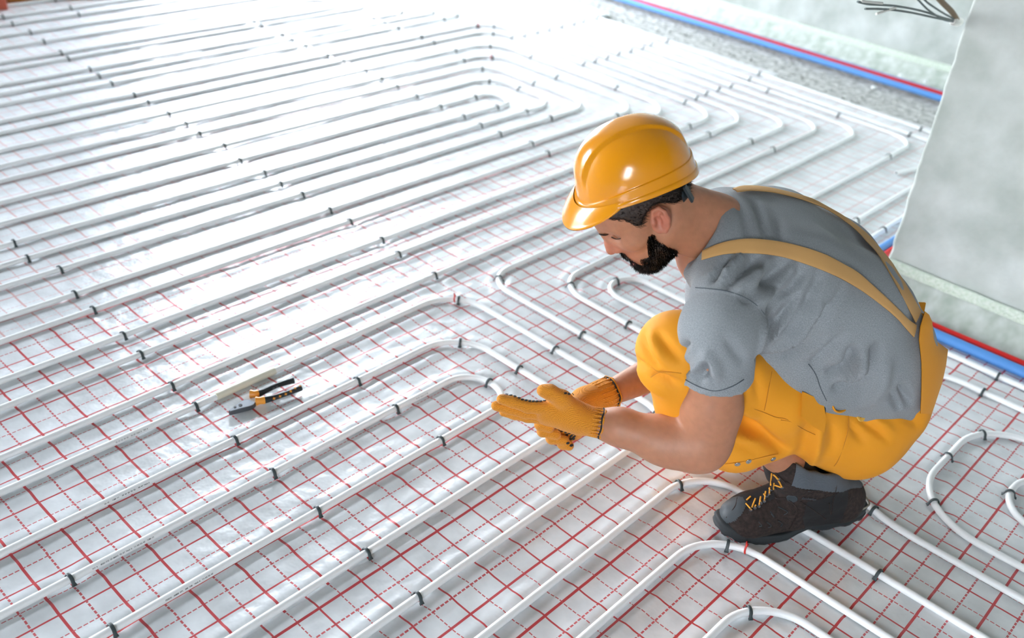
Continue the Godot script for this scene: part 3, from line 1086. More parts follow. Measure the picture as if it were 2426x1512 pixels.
# ------------------------------------------------------------------ the worker
func person() -> void:
	var o := thing("person", "person in yellow overalls, grey shirt and hard hat squatting over the pipes, gloved hands together", "person", Vector3(0.85307, 0, 0.34969))
	o.basis = Basis(Vector3(-0.820966, 0, -0.570977), Vector3.UP, Vector3(0.570977, 0, -0.820966))
	# body: head and neck, arms, ankle and the trunk under the clothes
	var head := head_field().net()
	var core := Field.new(V(-0.45, 0.02, -0.26), V(0.38, 0.75, 0.26), 0.012)
	for s in [[V(0.15, 0.63, 0), V(-0.2, 0.42, 0), 0.08], [V(-0.2, 0.42, 0), V(-0.235, 0.26, 0), 0.075], [V(-0.2, 0.25, -0.07), V(0.03, 0.376, -0.113), 0.045], [V(0.03, 0.376, -0.113), V(0.26, 0.51, -0.148), 0.042], [V(0.26, 0.51, -0.15), V(0.195, 0.39, -0.14), 0.04], [V(0.195, 0.39, -0.14), V(0.075, 0.275, -0.115), 0.038], [V(-0.2, 0.24, 0.06), V(0.03, 0.1, 0.11), 0.045], [V(0.03, 0.09, 0.11), V(-0.33, 0.07, 0.1), 0.035], [V(0.14, 0.63, -0.03), V(0.2, 0.61, -0.17), 0.04], [V(0.2, 0.6, -0.175), V(0.205, 0.5, -0.195), 0.042], [V(0.14, 0.63, 0.02), V(0.05, 0.57, 0.15), 0.04]]:
		core.cap(s[0], s[1], s[2], s[2] * 0.92, 0.03, false)
	var skin := merged([head, ear_field().net(), arm_left_field().net(), arm_right_field().net(), ankle_field().net(), core.net()])
	var col := PackedColorArray()
	var sn := noise(60.0, 5, 3)
	var nose := head_at + head_x * 0.10 - head_y * 0.03
	for p in (skin[0] as PackedVector3Array):
		var c := Color(0.43, 0.19, 0.105)
		var flush := exp(-p.distance_squared_to(nose) / 0.0009) * 0.6 + exp(-Vector2((p - head_at).dot(head_x), (p - head_at).dot(head_y)).length_squared() / 0.0012) * (0.75 if absf(p.z) > 0.07 else 0.0)
		c = c.lerp(Color(0.47, 0.14, 0.09), clampf(flush, 0.0, 0.8))
		col.append(c * (1.0 + 0.12 * sn.get_noise_3dv(p)))
	put("body", net_mesh(skin, col), mats.skin, o)
	hair_and_beard(o, head)
	for l in [brow_left]:
		put("eyebrow", tube_mesh(curve_points(l, 4), PackedFloat32Array([0.001, 0.0016, 0.002, 0.0024, 0.0026, 0.0026, 0.0025, 0.0024, 0.0022, 0.002, 0.0017, 0.0013, 0.0008]), 8, true, Vector2(1, 0.6)), mats.hair, o)
	put("eyelashes", tube_mesh(curve_points(lash_left, 4), 0.0009, 6), mats.hair, o)
	put("lips", tube_mesh(curve_points(lip_line, 4), PackedFloat32Array([0.001, 0.0018, 0.0024, 0.0028, 0.003, 0.0028, 0.0022, 0.0016, 0.001]), 8), mats.lips, o)
	hard_hat(o)
	# shirt
	var trunk := shirt_field().net()
	var sleeve := sleeve_field().net()
	var cloth := merged([trunk, sleeve])
	crease(cloth, shirt_folds)
	ripple(cloth, noise(9.0, 11, 3), Vector3(1.0, 1.0, 1.4), 0.0022)
	var shirt := put("shirt", net_mesh(cloth), mats.shirt, o)
	for s in shirt_seams: put("seam", tube_mesh(curve_points(s, 5), 0.0008, 6), mats.shirt_seam, shirt)
	var neck := curve_points(collar_line, 5)
	put("collar", tube_mesh(neck, 0.0105, 10, false, Vector2(1.0, 0.42), Vector3(-0.33, 0.945, 0)), mats.shirt_rib, shirt)
	# overalls
	var legs := trousers_field().net()
	crease(legs, trouser_folds)
	ripple(legs, noise(7.0, 12, 2), Vector3.ONE, 0.0025)
	var tr := put("overalls", net_mesh(legs), mats.overalls, o)
	for s in trouser_seams: put("seam", tube_mesh(curve_points(s, 5), 0.0007, 6), mats.overalls_seam, tr)
	for s in snap_spots:
		var k := put("snap", disc(0.0058, 0.002, 0.0014), mats.chrome, tr, "silver snap fastener")
		k.transform = facing(s[1], s[0])
	var b := put("button", disc(0.0112, 0.003, 0.0008), mats.button, tr)
	b.transform = facing(button_spot[1], button_spot[0] + button_spot[1] * 0.001)
	for k in 4:
		var h := put("button_hole", disc(0.0012, 0.0006), mats.overalls_seam, b)
		h.position = Vector3(0.0028 * (1 if k & 1 else -1), 0.0022, 0.0028 * (1 if k & 2 else -1))
	var pq := PackedVector3Array(pocket_quad)
	put("pocket", double_sided(pq, 3, 3), mats.overalls, tr)
	put("belt_loop", tube_mesh(curve_points(loop_line, 4), 0.0042, 8, true, Vector2(1.0, 0.5)), mats.overalls, tr)
	put("pocket_slit", tube_mesh(curve_points(slit_line, 4), 0.0035, 8, true, Vector2(1.0, 0.4)), mats.dark_lining, tr)
	var bl := PackedVector3Array(bib_left)
	var br := PackedVector3Array(bib_right)
	put("back_panel", ribbon(bl, br, 0.004, V(0.0, 0.45, 0.0), 8, 0.012), mats.overalls, tr)
	var tab := PackedVector3Array([bib_tab[0], bib_tab[1], bib_tab[3], bib_tab[2]])
	put("strap_tab", double_sided(tab, 2, 2), mats.overalls, tr)
	for s in [[strap_left_upper, strap_left_lower, "tan elastic strap over the near shoulder"], [strap_right_upper, strap_right_lower, "tan elastic strap over the far shoulder"]]:
		put("strap", ribbon(curve_points(s[0], 3), curve_points(s[1], 3), 0.0065, V(0.0, 0.50, 0.0)), mats.strap, tr, s[2])
	gloves(o)
	boots(o)

func double_sided(p: PackedVector3Array, rows: int, cols: int) -> ArrayMesh:
	var n := (p[cols] - p[0]).cross(p[1] - p[0]).normalized() * 0.0012
	var a := PackedVector3Array()
	var b := PackedVector3Array()
	for q in p:
		a.append(q + n)
		b.append(q - n)
	return joined([grid_mesh(a, rows, cols), grid_mesh(b, rows, cols, false, PackedVector2Array(), true)])

func person_materials() -> void:
	var s := mat("skin", Color.WHITE, 0.5)
	s.vertex_color_use_as_albedo = true
	s.subsurf_scatter_enabled = true
	s.subsurf_scatter_strength = 0.12
	s.normal_enabled = true
	s.normal_texture = bump_texture(0.08, 256, 2.0, 33, 3)
	s.normal_scale = 0.25
	tri(s, 14.0, false)
	mat("lips", Color(0.62, 0.30, 0.27), 0.45)
	mat("hair", Color(0.19, 0.145, 0.125), 0.55)
	for k in [["shirt", Color(0.42, 0.44, 0.455), Color(0.64, 0.66, 0.675)], ["shirt_rib", Color(0.42, 0.44, 0.455), Color(0.62, 0.64, 0.66)]]:
		var c := mat(k[0], Color.WHITE, 0.95)
		c.albedo_texture = noise_texture(0.09, 512, k[1], k[2], 34, 3)
		c.normal_enabled = true
		c.normal_texture = bump_texture(0.06, 512, 5.0, 35, 3)
		c.normal_scale = 0.4
		c.rim_enabled = true
		c.rim = 0.25
		c.uv1_triplanar = true
		c.uv1_scale = Vector3(11.0, 7.0, 11.0)
	mat("shirt_seam", Color(0.30, 0.33, 0.36), 0.95)
	for k in [["overalls", Color(0.89, 0.585, 0.08)], ["overalls_seam", Color(0.74, 0.46, 0.06)]]:
		var c := mat(k[0], k[1], 0.75)
		c.normal_enabled = true
		c.normal_texture = bump_texture(0.2, 256, 2.0, 36, 2)
		c.normal_scale = 0.2
		c.rim_enabled = true
		c.rim = 0.2
		tri(c, 16.0, false)
	mat("dark_lining", Color(0.16, 0.16, 0.17), 0.9)
	mat("button", Color(0.86, 0.66, 0.26), 0.4)
	mat("chrome", Color(0.75, 0.75, 0.74), 0.22, 1.0)
	var t := mat("strap", Color(0.80, 0.62, 0.38), 0.75)
	t.normal_enabled = true
	t.normal_texture = bump_texture(0.3, 128, 2.0, 37, 1)
	t.normal_scale = 0.2
	tri(t, 30.0, false)
	var h := mat("hat", Color(0.87, 0.565, 0.02), 0.2)
	h.clearcoat_enabled = true
	h.clearcoat = 0.5
	h.clearcoat_roughness = 0.12
	mat("hat_strap", Color(0.14, 0.18, 0.20), 0.45)
	var g := mat("glove", Color.WHITE, 0.95)
	g.albedo_texture = knit(false)
	g.normal_enabled = true
	g.normal_texture = knit(true)
	g.normal_scale = 0.8
	g.rim_enabled = true
	g.rim = 0.25
	tri(g, 40.0, false)
	mat("glove_hem", Color(0.12, 0.13, 0.12), 0.9)
	mat("glove_pad", Color(0.10, 0.13, 0.15), 0.5)
	var u := mat("suede", Color.WHITE, 0.95)
	u.albedo_texture = noise_texture(0.04, 256, Color(0.09, 0.07, 0.065), Color(0.25, 0.195, 0.175), 38, 4)
	u.normal_enabled = true
	u.normal_texture = bump_texture(0.1, 256, 4.0, 39, 3)
	u.normal_scale = 0.5
	tri(u, 9.0, false)
	mat("boot_rubber", Color(0.20, 0.23, 0.25), 0.55)
	mat("sole_rubber", Color(0.15, 0.17, 0.18), 0.7)
	mat("nylon", Color(0.085, 0.085, 0.095), 0.7)
	var mesh_ := mat("boot_mesh", Color.WHITE, 0.8)
	mesh_.albedo_texture = knit(false, Color(0.16, 0.18, 0.20), Color(0.40, 0.43, 0.46))
	tri(mesh_, 60.0, false)
	mat("lace", Color(0.86, 0.60, 0.18), 0.7)
	mat("boot_trim", Color(0.55, 0.53, 0.48), 0.7)
	mat("dark_text", Color(0.30, 0.31, 0.33), 0.6)
	mat("steel", Color(0.42, 0.44, 0.46), 0.42, 0.9)
	mat("black", Color(0.03, 0.03, 0.035), 0.6)
	mat("rubber", Color(0.11, 0.14, 0.16), 0.42)
	mat("orange_rubber", Color(0.88, 0.58, 0.20), 0.4)

# ribs of a knit running along x: sixteen to the tile
func knit(as_normal: bool, low := Color(0.58, 0.33, 0.05), high := Color(0.93, 0.62, 0.16)) -> ImageTexture:
	var im := Image.create(128, 128, false, Image.FORMAT_RGB8)
	var f := noise(0.09, 44, 2)
	for y in 128:
		for x in 128:
			var r := 0.5 + 0.5 * cos(TAU * (y / 128.0) * 16.0)
			var s := 0.5 + 0.5 * sin(TAU * (x / 128.0) * 24.0 + (PI if int(y / 8.0) % 2 else 0.0))
			var t := clampf(r * 0.8 + s * 0.25 + f.get_noise_2d(x, y) * 0.3, 0.0, 1.0)
			im.set_pixel(x, y, Color(t, t, t) if as_normal else low.lerp(high, clampf(t * 1.3, 0.0, 1.0)))
	if as_normal: im.bump_map_to_normal_map(3.0)
	return ImageTexture.create_from_image(im)

func hair_and_beard(o: Node3D, head: Array) -> void:
	var v: PackedVector3Array = head[0]
	var idx: PackedInt32Array = head[1]
	var n := normals_of(v, idx)
	var q := PackedVector2Array()
	for p in v: q.append(Vector2((p - head_at).dot(head_x), (p - head_at).dot(head_y)))
	for kind in 3:
		var area: PackedVector2Array = [hair_area, beard_area, moustache_area][kind]
		var thick: float = [0.0045, 0.0042, 0.0025][kind]
		var out := PackedVector3Array()
		var oi := PackedInt32Array()
		var sv := PackedVector3Array()
		var sn := PackedVector3Array()
		var si := PackedInt32Array()
		var seen := {}
		var fuzz := noise(220.0, 50 + kind, 2)
		for t in range(0, idx.size(), 3):
			var all_in := true
			for k in 3:
				var i := idx[t + k]
				if not seen.has(i):
					var inside := Geometry2D.is_point_in_polygon(q[i], area)
					if kind > 0 and (head_at + head_x * 0.02 - v[i]).dot(head_x) > 0.055: inside = false
					if inside and kind == 2 and absf(v[i].z) > 0.032: inside = false
					if not inside:
						seen[i] = -1
					else:
						var edge := 1.0
						for e in area.size():
							edge = minf(edge, q[i].distance_to(Geometry2D.get_closest_point_to_segment(q[i], area[e], area[(e + 1) % area.size()])))
						seen[i] = out.size()
						out.append(v[i] + n[i] * (thick * (clampf(edge / 0.008, 0.0, 1.0) if kind == 0 else smoothstep(0.002, 0.013, edge)) * (1.0 + 0.5 * fuzz.get_noise_3dv(v[i])) - 0.0008))
				if seen[i] < 0: all_in = false
			if not all_in: continue
			for k in 3: oi.append(seen[idx[t + k]])
			var a := v[idx[t]]
			var c := (v[idx[t + 1]] - a).cross(v[idx[t + 2]] - a).length() * 0.5
			var want := c * ([260.0, 420.0, 420.0][kind] as float) * 1000.0
			while rng.randf() < want:
				want -= 1.0
				var w1 := rng.randf()
				var w2 := rng.randf() * (1.0 - w1)
				var base := a + (v[idx[t + 1]] - a) * w1 + (v[idx[t + 2]] - a) * w2
				var nn := n[idx[t]]
				var dir: Vector3
				if kind == 0: dir = -head_x * 0.8 - head_y * 0.6 + nn * 0.25
				elif kind == 1: dir = head_x * 0.25 - head_y * 0.7 + nn * 0.75
				else: dir = head_x * 0.1 - head_y * 0.8 + nn * 0.5 + Vector3(0, 0, 0.4 * signf(base.z))
				dir = (dir + Vector3(rng.randf_range(-1, 1), rng.randf_range(-1, 1), rng.randf_range(-1, 1)) * 0.45).normalized()
				strand(sv, sn, si, base + nn * thick * 0.4, dir, nn, rng.randf_range(0.006, 0.013) * (1.0 if kind < 2 else 0.7))
		var shell := put(["hair", "beard", "moustache"][kind], arrays(out, normals_of(out, oi), oi), mats.hair, o)
		put("strands", arrays(sv, sn, si), mats.hair, shell).set_meta("kind", "stuff")

func strand(v: PackedVector3Array, n: PackedVector3Array, idx: PackedInt32Array, at: Vector3, dir: Vector3, up: Vector3, length: float) -> void:
	var s := dir.cross(up).normalized()
	var u := s.cross(dir).normalized()
	var b := v.size()
	var mid := at + dir * length * 0.55
	var tip := at + dir * length - up * length * 0.22
	for ring in [[at, 0.00032], [mid, 0.00026]]:
		for k in 3:
			var d: Vector3 = s * cos(TAU * k / 3.0) + u * sin(TAU * k / 3.0)
			v.append(ring[0] + d * ring[1])
			n.append(d)
	v.append(tip)
	n.append(dir)
	for k in 3:
		var j := (k + 1) % 3
		idx.append_array([b + k, b + 3 + k, b + j, b + j, b + 3 + k, b + 3 + j, b + 3 + k, b + 6, b + 3 + j])

func hard_hat(o: Node3D) -> void:
	var hat := Node3D.new()
	hat.name = "hard_hat"
	hat.set_meta("label", "glossy yellow hard hat with a short peak")
	o.add_child(hat, true)
	hat.transform = Transform3D(Basis(hat_x, hat_y, hat_x.cross(hat_y)).orthonormalized(), hat_at)
	var cols := 180
	var p := PackedVector3Array()
	# rows: [share of the way down the dome, extra outward step, kind]; dome, groove, band, flange
	var rows := []
	for k in 44: rows.append([sin(PI / 2.0 * k / 43.0), 0.0])
	for r in [[1.0, 0.0010], [1.004, 0.0032], [1.012, 0.0042], [1.10, 0.0043], [1.19, 0.0048], [1.20, 0.0054], [1.208, 0.0080], [1.24, 0.0086], [1.29, 0.0090], [1.30, 0.0086], [1.30, 0.0070], [1.25, 0.0048], [1.0, -0.004]]: rows.append(r)
	for r in rows:
		for c in cols:
			var a := TAU * c / cols
			p.append(hat_point(a, r[0], r[1]))
	put("shell", grid_mesh(p, rows.size(), cols, true), mats.hat, hat)
	# peak: grows out of the front rim and droops
	var q := PackedVector3Array()
	var across := 40
	var out_rows := 10
	for side in 2:
		for r in out_rows + 1:
			var rr := r if side == 0 else out_rows - r
			for c in across + 1:
				var a := lerpf(-1.12, 1.12, float(c) / across)
				var base := hat_point(a, 1.235, 0.0055)
				var t := float(rr) / out_rows
				var reach := 0.030 * pow(cos(a * 1.40), 0.7) if absf(a) < 1.12 else 0.0
				var dir := Vector3(cos(a * 0.75), 0, sin(a * 0.75))
				var at := base + dir * reach * t
				at.y = base.y - reach * (0.42 * t + 0.52 * t * t) + 0.006 * (1.0 - t) * (1.0 - t) - (0.0026 if side == 1 else 0.0) + 0.0016 * smoothstep(0.86, 1.0, t)
				q.append(at)
	put("peak", grid_mesh(q, (out_rows + 1) * 2, across + 1, false, PackedVector2Array(), true), mats.hat, hat)
	var slot := put("peak_mark", block_mesh(Vector3(0.004, 0.0012, 0.007), 0.0005), mats.overalls_seam, hat)
	slot.position = Vector3(0.126, -0.0095, -0.016)
	slot.rotation.z = -0.6
	# suspension strap with its adjuster at the nape
	for s in [-1, 1]:
		var line := PackedVector3Array()
		for k in 9:
			var a: float = lerpf(2.35, PI, k / 8.0) * s
			line.append(Vector3(cos(a) * 0.089, -0.028 - 0.006 * k / 8.0, -sin(a) * 0.074))
		put("headband", tube_mesh(line, 0.0105, 8, true, Vector2(0.22, 1.0)), mats.hat_strap, hat)
		var tab := put("strap_tab", block_mesh(Vector3(0.005, 0.036, 0.014), 0.0016), mats.hat_strap, hat)
		tab.position = Vector3(-0.074, -0.026, 0.050 * s)
		tab.rotation = Vector3(0.1 * s, 0.55 * s, -0.25)

# a point of the shell: angle round (0 = front), how far down (1 = groove, more = band), step outwards
func hat_point(a: float, t: float, step: float) -> Vector3:
	var c := cos(a)
	var s := sin(a)
	var front := 0.5 + 0.5 * c
	var long := lerpf(0.0985, 0.1085, front)
	var wide := 0.0885
	var groove := 0.030 + 0.016 * s * s + 0.001 * (1.0 - front) - 0.021 * pow(front, 4.0)
	var rim := -0.001 + 0.020 * s * s - 0.006 * pow(maxf(-c, 0.0), 2.0)
	var crown := 0.1135
	var y: float
	var r: float
	if t <= 1.0:
		var e := lerpf(0.86, 0.66, front)
		r = pow(t, e + 0.1)
		y = groove + (crown - groove) * pow(maxf(1.0 - pow(t, 2.35), 0.0), 0.60)
	else:
		y = lerpf(groove, rim, (t - 1.0) / 0.3)
		r = 1.0 + 0.020 * (t - 1.0) / 0.3
	step *= 1.0 - 0.3 * maxf(-c, 0.0)
	var x := c * (long * r + step)
	var z := s * (wide * r + step)
	if t < 0.98:                      # the raised band over the crown and the flat flank beside it
		var edge := smoothstep(0.0305, 0.0275, absf(z)) * smoothstep(1.0, 0.86, t)
		y += 0.0050 * edge
		x += signf(x) * 0.0035 * edge * smoothstep(0.05, 0.09, absf(x))
	return Vector3(x - 0.004, y, z)

func gloves(o: Node3D) -> void:
	for k in 2:
		var g := Node3D.new()
		g.name = "glove"
		g.set_meta("label", "knitted orange work glove, held flat with the thumb up" if k == 0 else "knitted orange work glove with black pads, fingers curled below")
		o.add_child(g, true)
		var net: Array = glove_left_field().net() if k == 0 else glove_right_field().net()
		put("knit", net_mesh(net), mats.glove, g)
		var cuff: Array = left_cuff if k == 0 else right_cuff
		var d: Vector3 = (cuff[1] as Vector3).normalized()
		var s := d.cross(Vector3.UP).normalized()
		var u := s.cross(d)
		for part in 2:
			var ring := PackedVector3Array()
			var r0: float = (0.0275 if k == 0 else 0.0335)
			for i in 41:
				var a := TAU * i / 40.0
				var w := r0 + (0.0012 * sin(a * 9.0) if part else 0.0008 * sin(a * 7.0))
				ring.append((cuff[0] as Vector3) + (s * cos(a) + u * sin(a)) * w + d * (0.015 + 0.0035 * part + 0.001 * sin(a * 5.0)))
			put("cuff_hem" if part == 0 else "cuff_edge", tube_mesh(ring, 0.0016 if part == 0 else 0.0021, 6, false), mats.glove_hem if part == 0 else mats.glove, g)
		# ribs of the cuff
		var ribs := []
		for i in 22:
			var a := TAU * i / 22.0
			var e := s * cos(a) + u * sin(a)
			var r0: float = 0.0262 if k == 0 else 0.0325
			ribs.append(tube_mesh(PackedVector3Array([(cuff[0] as Vector3) + e * (r0 - 0.001) - d * 0.022, (cuff[0] as Vector3) + e * r0 - d * 0.004, (cuff[0] as Vector3) + e * (r0 + 0.0004) + d * 0.015]), 0.0019, 6))
		put("cuff_rib", joined(ribs), mats.glove, g)
		for dot in (left_dots if k == 0 else right_dots):
			var p := put("grip_pad", disc(0.0034 if k == 0 else 0.0042, 0.0014), mats.glove_pad, g)
			p.transform = facing(dot[1], dot[0] - dot[1] * 0.0003).scaled_local(Vector3(1.0, 1.0, 0.62))

func boots(o: Node3D) -> void:
	var net := boot_field().net()
	ripple(net, noise(26.0, 61, 3), Vector3.ONE, 0.0012)
	var first: Node3D
	for k in 2:
		if k == 1:                     # the other foot, on its toes under the far thigh
			var twin := first.duplicate()
			twin.name = "boot_001"
			twin.set_meta("label", "dark hiking boot on the far foot, hidden behind the thigh")
			o.add_child(twin, true)
			twin.transform = Transform3D(Basis(Vector3.BACK, -1.25), V(-0.335, 0.085, 0.205))
			return
		var b := Node3D.new()
		first = b
		b.name = "boot"
		b.set_meta("label", "dark brown hiking boot with orange laces and heavy sole")
		o.add_child(b, true)
		put("upper", net_mesh(net), mats.suede, b)
		put("toe_cap", patch(net, func(c): return c.x + 0.9 * c.y > 0.099 and c.x > 0.012, 0.0016), mats.boot_rubber, b)
		put("ankle_panel", patch(net, func(c): return c.x < -0.095 and c.x > -0.195 and c.y < 0.118 - 0.22 * (c.x + 0.1) and c.y > 0.035 and absf(c.z + 0.104) > 0.02 and c.x < -0.098 + 0.5 * (c.y - 0.07), 0.0012), mats.nylon, b)
		put("padded_collar", patch(net, func(c): return c.y > 0.151 + 0.30 * (c.x + 0.11) and c.y < 0.25 and c.x < -0.045, 0.0022), mats.boot_mesh, b)
		put("tongue", patch(net, func(c): return c.x > -0.040 and c.x < 0.02 and absf(c.z + 0.104) < 0.020 and c.y > 0.085, 0.0012), mats.nylon, b)
		put("sock", net_mesh(sock_field().net()), mats.nylon, b)
		sole(b)
		for l in lace_lines: put("lace", tube_mesh(curve_points(l, 4), 0.0017, 7), mats.lace, b)
		for e in eyelet_spots:
			var r := put("eyelet", disc(0.0034, 0.0014, 0.0008), mats.dark_text, b)
			r.transform = facing(V(0.1, 0.5, -0.85), e)
		for s in boot_panels: put("panel_edge", tube_mesh(curve_points(s, 5), 0.0012, 6), mats.suede, b)
		for s in boot_holes: put("vent", tube_mesh(curve_points(s, 4), 0.0016, 6, true, Vector2(1, 0.5)), mats.boot_rubber, b)
		var badge := put("badge", block_mesh(Vector3(0.021, 0.002, 0.006), 0.0006), mats.boot_rubber, b)
		badge.transform = Transform3D(along_surface(boot_badge[1], V(-1, 0.05, 0)), boot_badge[0])
		var round_ := put("emblem", disc(0.0115, 0.0025, 0.001), mats.boot_rubber, b)
		round_.transform = facing(boot_round[1], boot_round[0])
		var tm := TextMesh.new()
		tm.text = "Zamberlan"
		tm.font = SystemFont.new()
		(tm.font as SystemFont).font_names = PackedStringArray(["Droid Sans"])
		tm.font_size = 16
		tm.pixel_size = 0.00042
		tm.depth = 0.0012
		var t := put("lettering", tm, mats.dark_text, b)
		var across: Vector3 = (boot_text[2] as Vector3).normalized()
		var n: Vector3 = boot_text[1]
		n = (n - across * n.dot(across)).normalized()
		t.transform = Transform3D(Basis(across, n.cross(across), n), boot_text[0] + n * 0.0012)

func along_surface(n: Vector3, dir: Vector3) -> Basis:
	var d := (dir - n * dir.dot(n)).normalized()
	return Basis(d, n, d.cross(n))

# rocker sole: plan outline, each point with its own bottom and top height
func sole(b: Node3D) -> void:
	var outline: Array[Vector2] = []          # x along the foot, width from the midline
	var count := 64
	for k in count:
		var a := TAU * k / count
		var x := -0.103 + 0.176 * signf(cos(a)) * pow(absf(cos(a)), 0.86)
		var t := (x + 0.279) / 0.352
		var half := lerpf(0.040, 0.050, smoothstep(0.15, 0.70, t)) - 0.005 * exp(-pow((t - 0.42) / 0.14, 2.0))
		outline.append(Vector2(x, half * signf(sin(a)) * pow(absf(sin(a)), 0.62)))
	var bottom := func(x: float) -> float: return 0.0 + 0.022 * pow(maxf(x + 0.02, 0.0) / 0.09, 2.0) + 0.017 * smoothstep(-0.055, -0.12, x) + 0.006 * smoothstep(-0.20, -0.28, x) + 0.012 * exp(-pow((x + 0.115) / 0.03, 2.0)) * 0.5
	var top := func(x: float) -> float: return 0.024 + 0.030 * pow(maxf(x + 0.01, 0.0) / 0.09, 1.6) + 0.024 * smoothstep(-0.06, -0.16, x) + 0.014 * smoothstep(-0.16, -0.28, x)
	var p := PackedVector3Array()
	var layers := [[0.0, 0.90, true], [0.0, 0.985, true], [0.30, 1.0, true], [0.33, 0.975, false], [0.45, 0.985, false], [0.80, 0.995, false], [0.97, 0.97, false], [1.0, 0.90, false], [0.9, 0.7, false]]
	for l in layers:
		for k in count:
			var q := outline[k]
			var lug := 0.0045 if l[2] and k % 4 >= 2 and l[0] == 0.0 else 0.0
			var y: float = lerpf(bottom.call(q.x), top.call(q.x), l[0]) + lug
			var c := Vector2(-0.103, 0.0)
			var r := c + (q - c) * (l[1] as float)
			p.append(V(r.x, y, r.y - 0.104))
	put("sole", grid_mesh(p, layers.size(), count, true), mats.sole_rubber, b)
	var line := PackedVector3Array()
	for k in 20:
		var q := outline[(count / 2 + 15 - k + count) % count]
		line.append(V(q.x, top.call(q.x) - 0.0005, q.y * 0.985 - 0.104))
	put("heel_trim", tube_mesh(line, 0.0021, 6), mats.boot_trim, b)
var jaw_outline := [V(0.1932, 0.0170, -0.5975), V(0.2040, 0.0170, -0.6019), V(0.2202, 0.0170, -0.6062), V(0.2426, 0.0170, -0.6103), V(0.2533, 0.0170, -0.6058), V(0.2549, 0.0170, -0.5952), V(0.2587, 0.0170, -0.5851), V(0.2484, 0.0170, -0.5800), V(0.2392, 0.0170, -0.5810), V(0.2235, 0.0170, -0.5853), V(0.1946, 0.0170, -0.5930)]
var grip_far := [V(0.2678, 0.0140, -0.6222), V(0.2791, 0.0140, -0.6126), V(0.2963, 0.0140, -0.6099), V(0.3293, 0.0140, -0.6109), V(0.3532, 0.0140, -0.6077), V(0.3790, 0.0140, -0.6020)]
var grip_near := [V(0.2618, 0.0140, -0.5900), V(0.2754, 0.0140, -0.5831), V(0.2938, 0.0140, -0.5768), V(0.3266, 0.0140, -0.5702), V(0.3565, 0.0140, -0.5664), V(0.3741, 0.0140, -0.5659)]
var jaw_holes := [V(0.2252, 0.0172, -0.5971), V(0.2115, 0.0172, -0.5985)]
var grip_marks := [V(0.2979, 0.0120, -0.5663), V(0.3135, 0.0120, -0.5648), V(0.3284, 0.0120, -0.5639), V(0.3428, 0.0120, -0.5648), V(0.3563, 0.0120, -0.5653), V(0.3708, 0.0120, -0.5651)]
var conduit_line := [V(1.8979, 0.9233, 0.1000), V(1.9803, 0.8895, 0.1000), V(2.0654, 0.8563, 0.1000), V(2.1312, 0.8245, 0.1000)]
var wire_a := [V(2.1335, 0.8218, 0.1000), V(2.0147, 0.8472, 0.1000), V(1.8302, 0.8903, 0.1000), V(1.6564, 0.9240, 0.1000), V(1.5045, 0.9471, 0.1000), V(1.4359, 0.9613, 0.1000)]
var wire_b := [V(2.1266, 0.8228, 0.1000), V(1.9847, 0.8490, 0.1000), V(1.7775, 0.8919, 0.1000), V(1.6109, 0.9218, 0.1000), V(1.4881, 0.9386, 0.1000)]
var wire_c := [V(2.1312, 0.8245, 0.1000), V(2.0226, 0.8552, 0.1000), V(1.8735, 0.9029, 0.1000), V(1.7981, 0.9331, 0.1000)]
var wire_d := [V(2.1151, 0.8220, 0.1000), V(2.0188, 0.8421, 0.1000), V(1.8883, 0.8838, 0.1000), V(1.7679, 0.9326, 0.1000)]
var bare_a := [V(1.6646, 0.9189, 0.1000), V(1.6130, 0.9186, 0.1000), V(1.5587, 0.9178, 0.1000)]
var bare_b := [V(1.4535, 0.9600, 0.1000), V(1.5013, 0.9522, 0.1000), V(1.5758, 0.9401, 0.1000)]
var knot := [V(2.0993, 0.8265, 0.1000), V(2.1357, 0.8192, 0.1000), V(2.1613, 0.8180, 0.1000)]

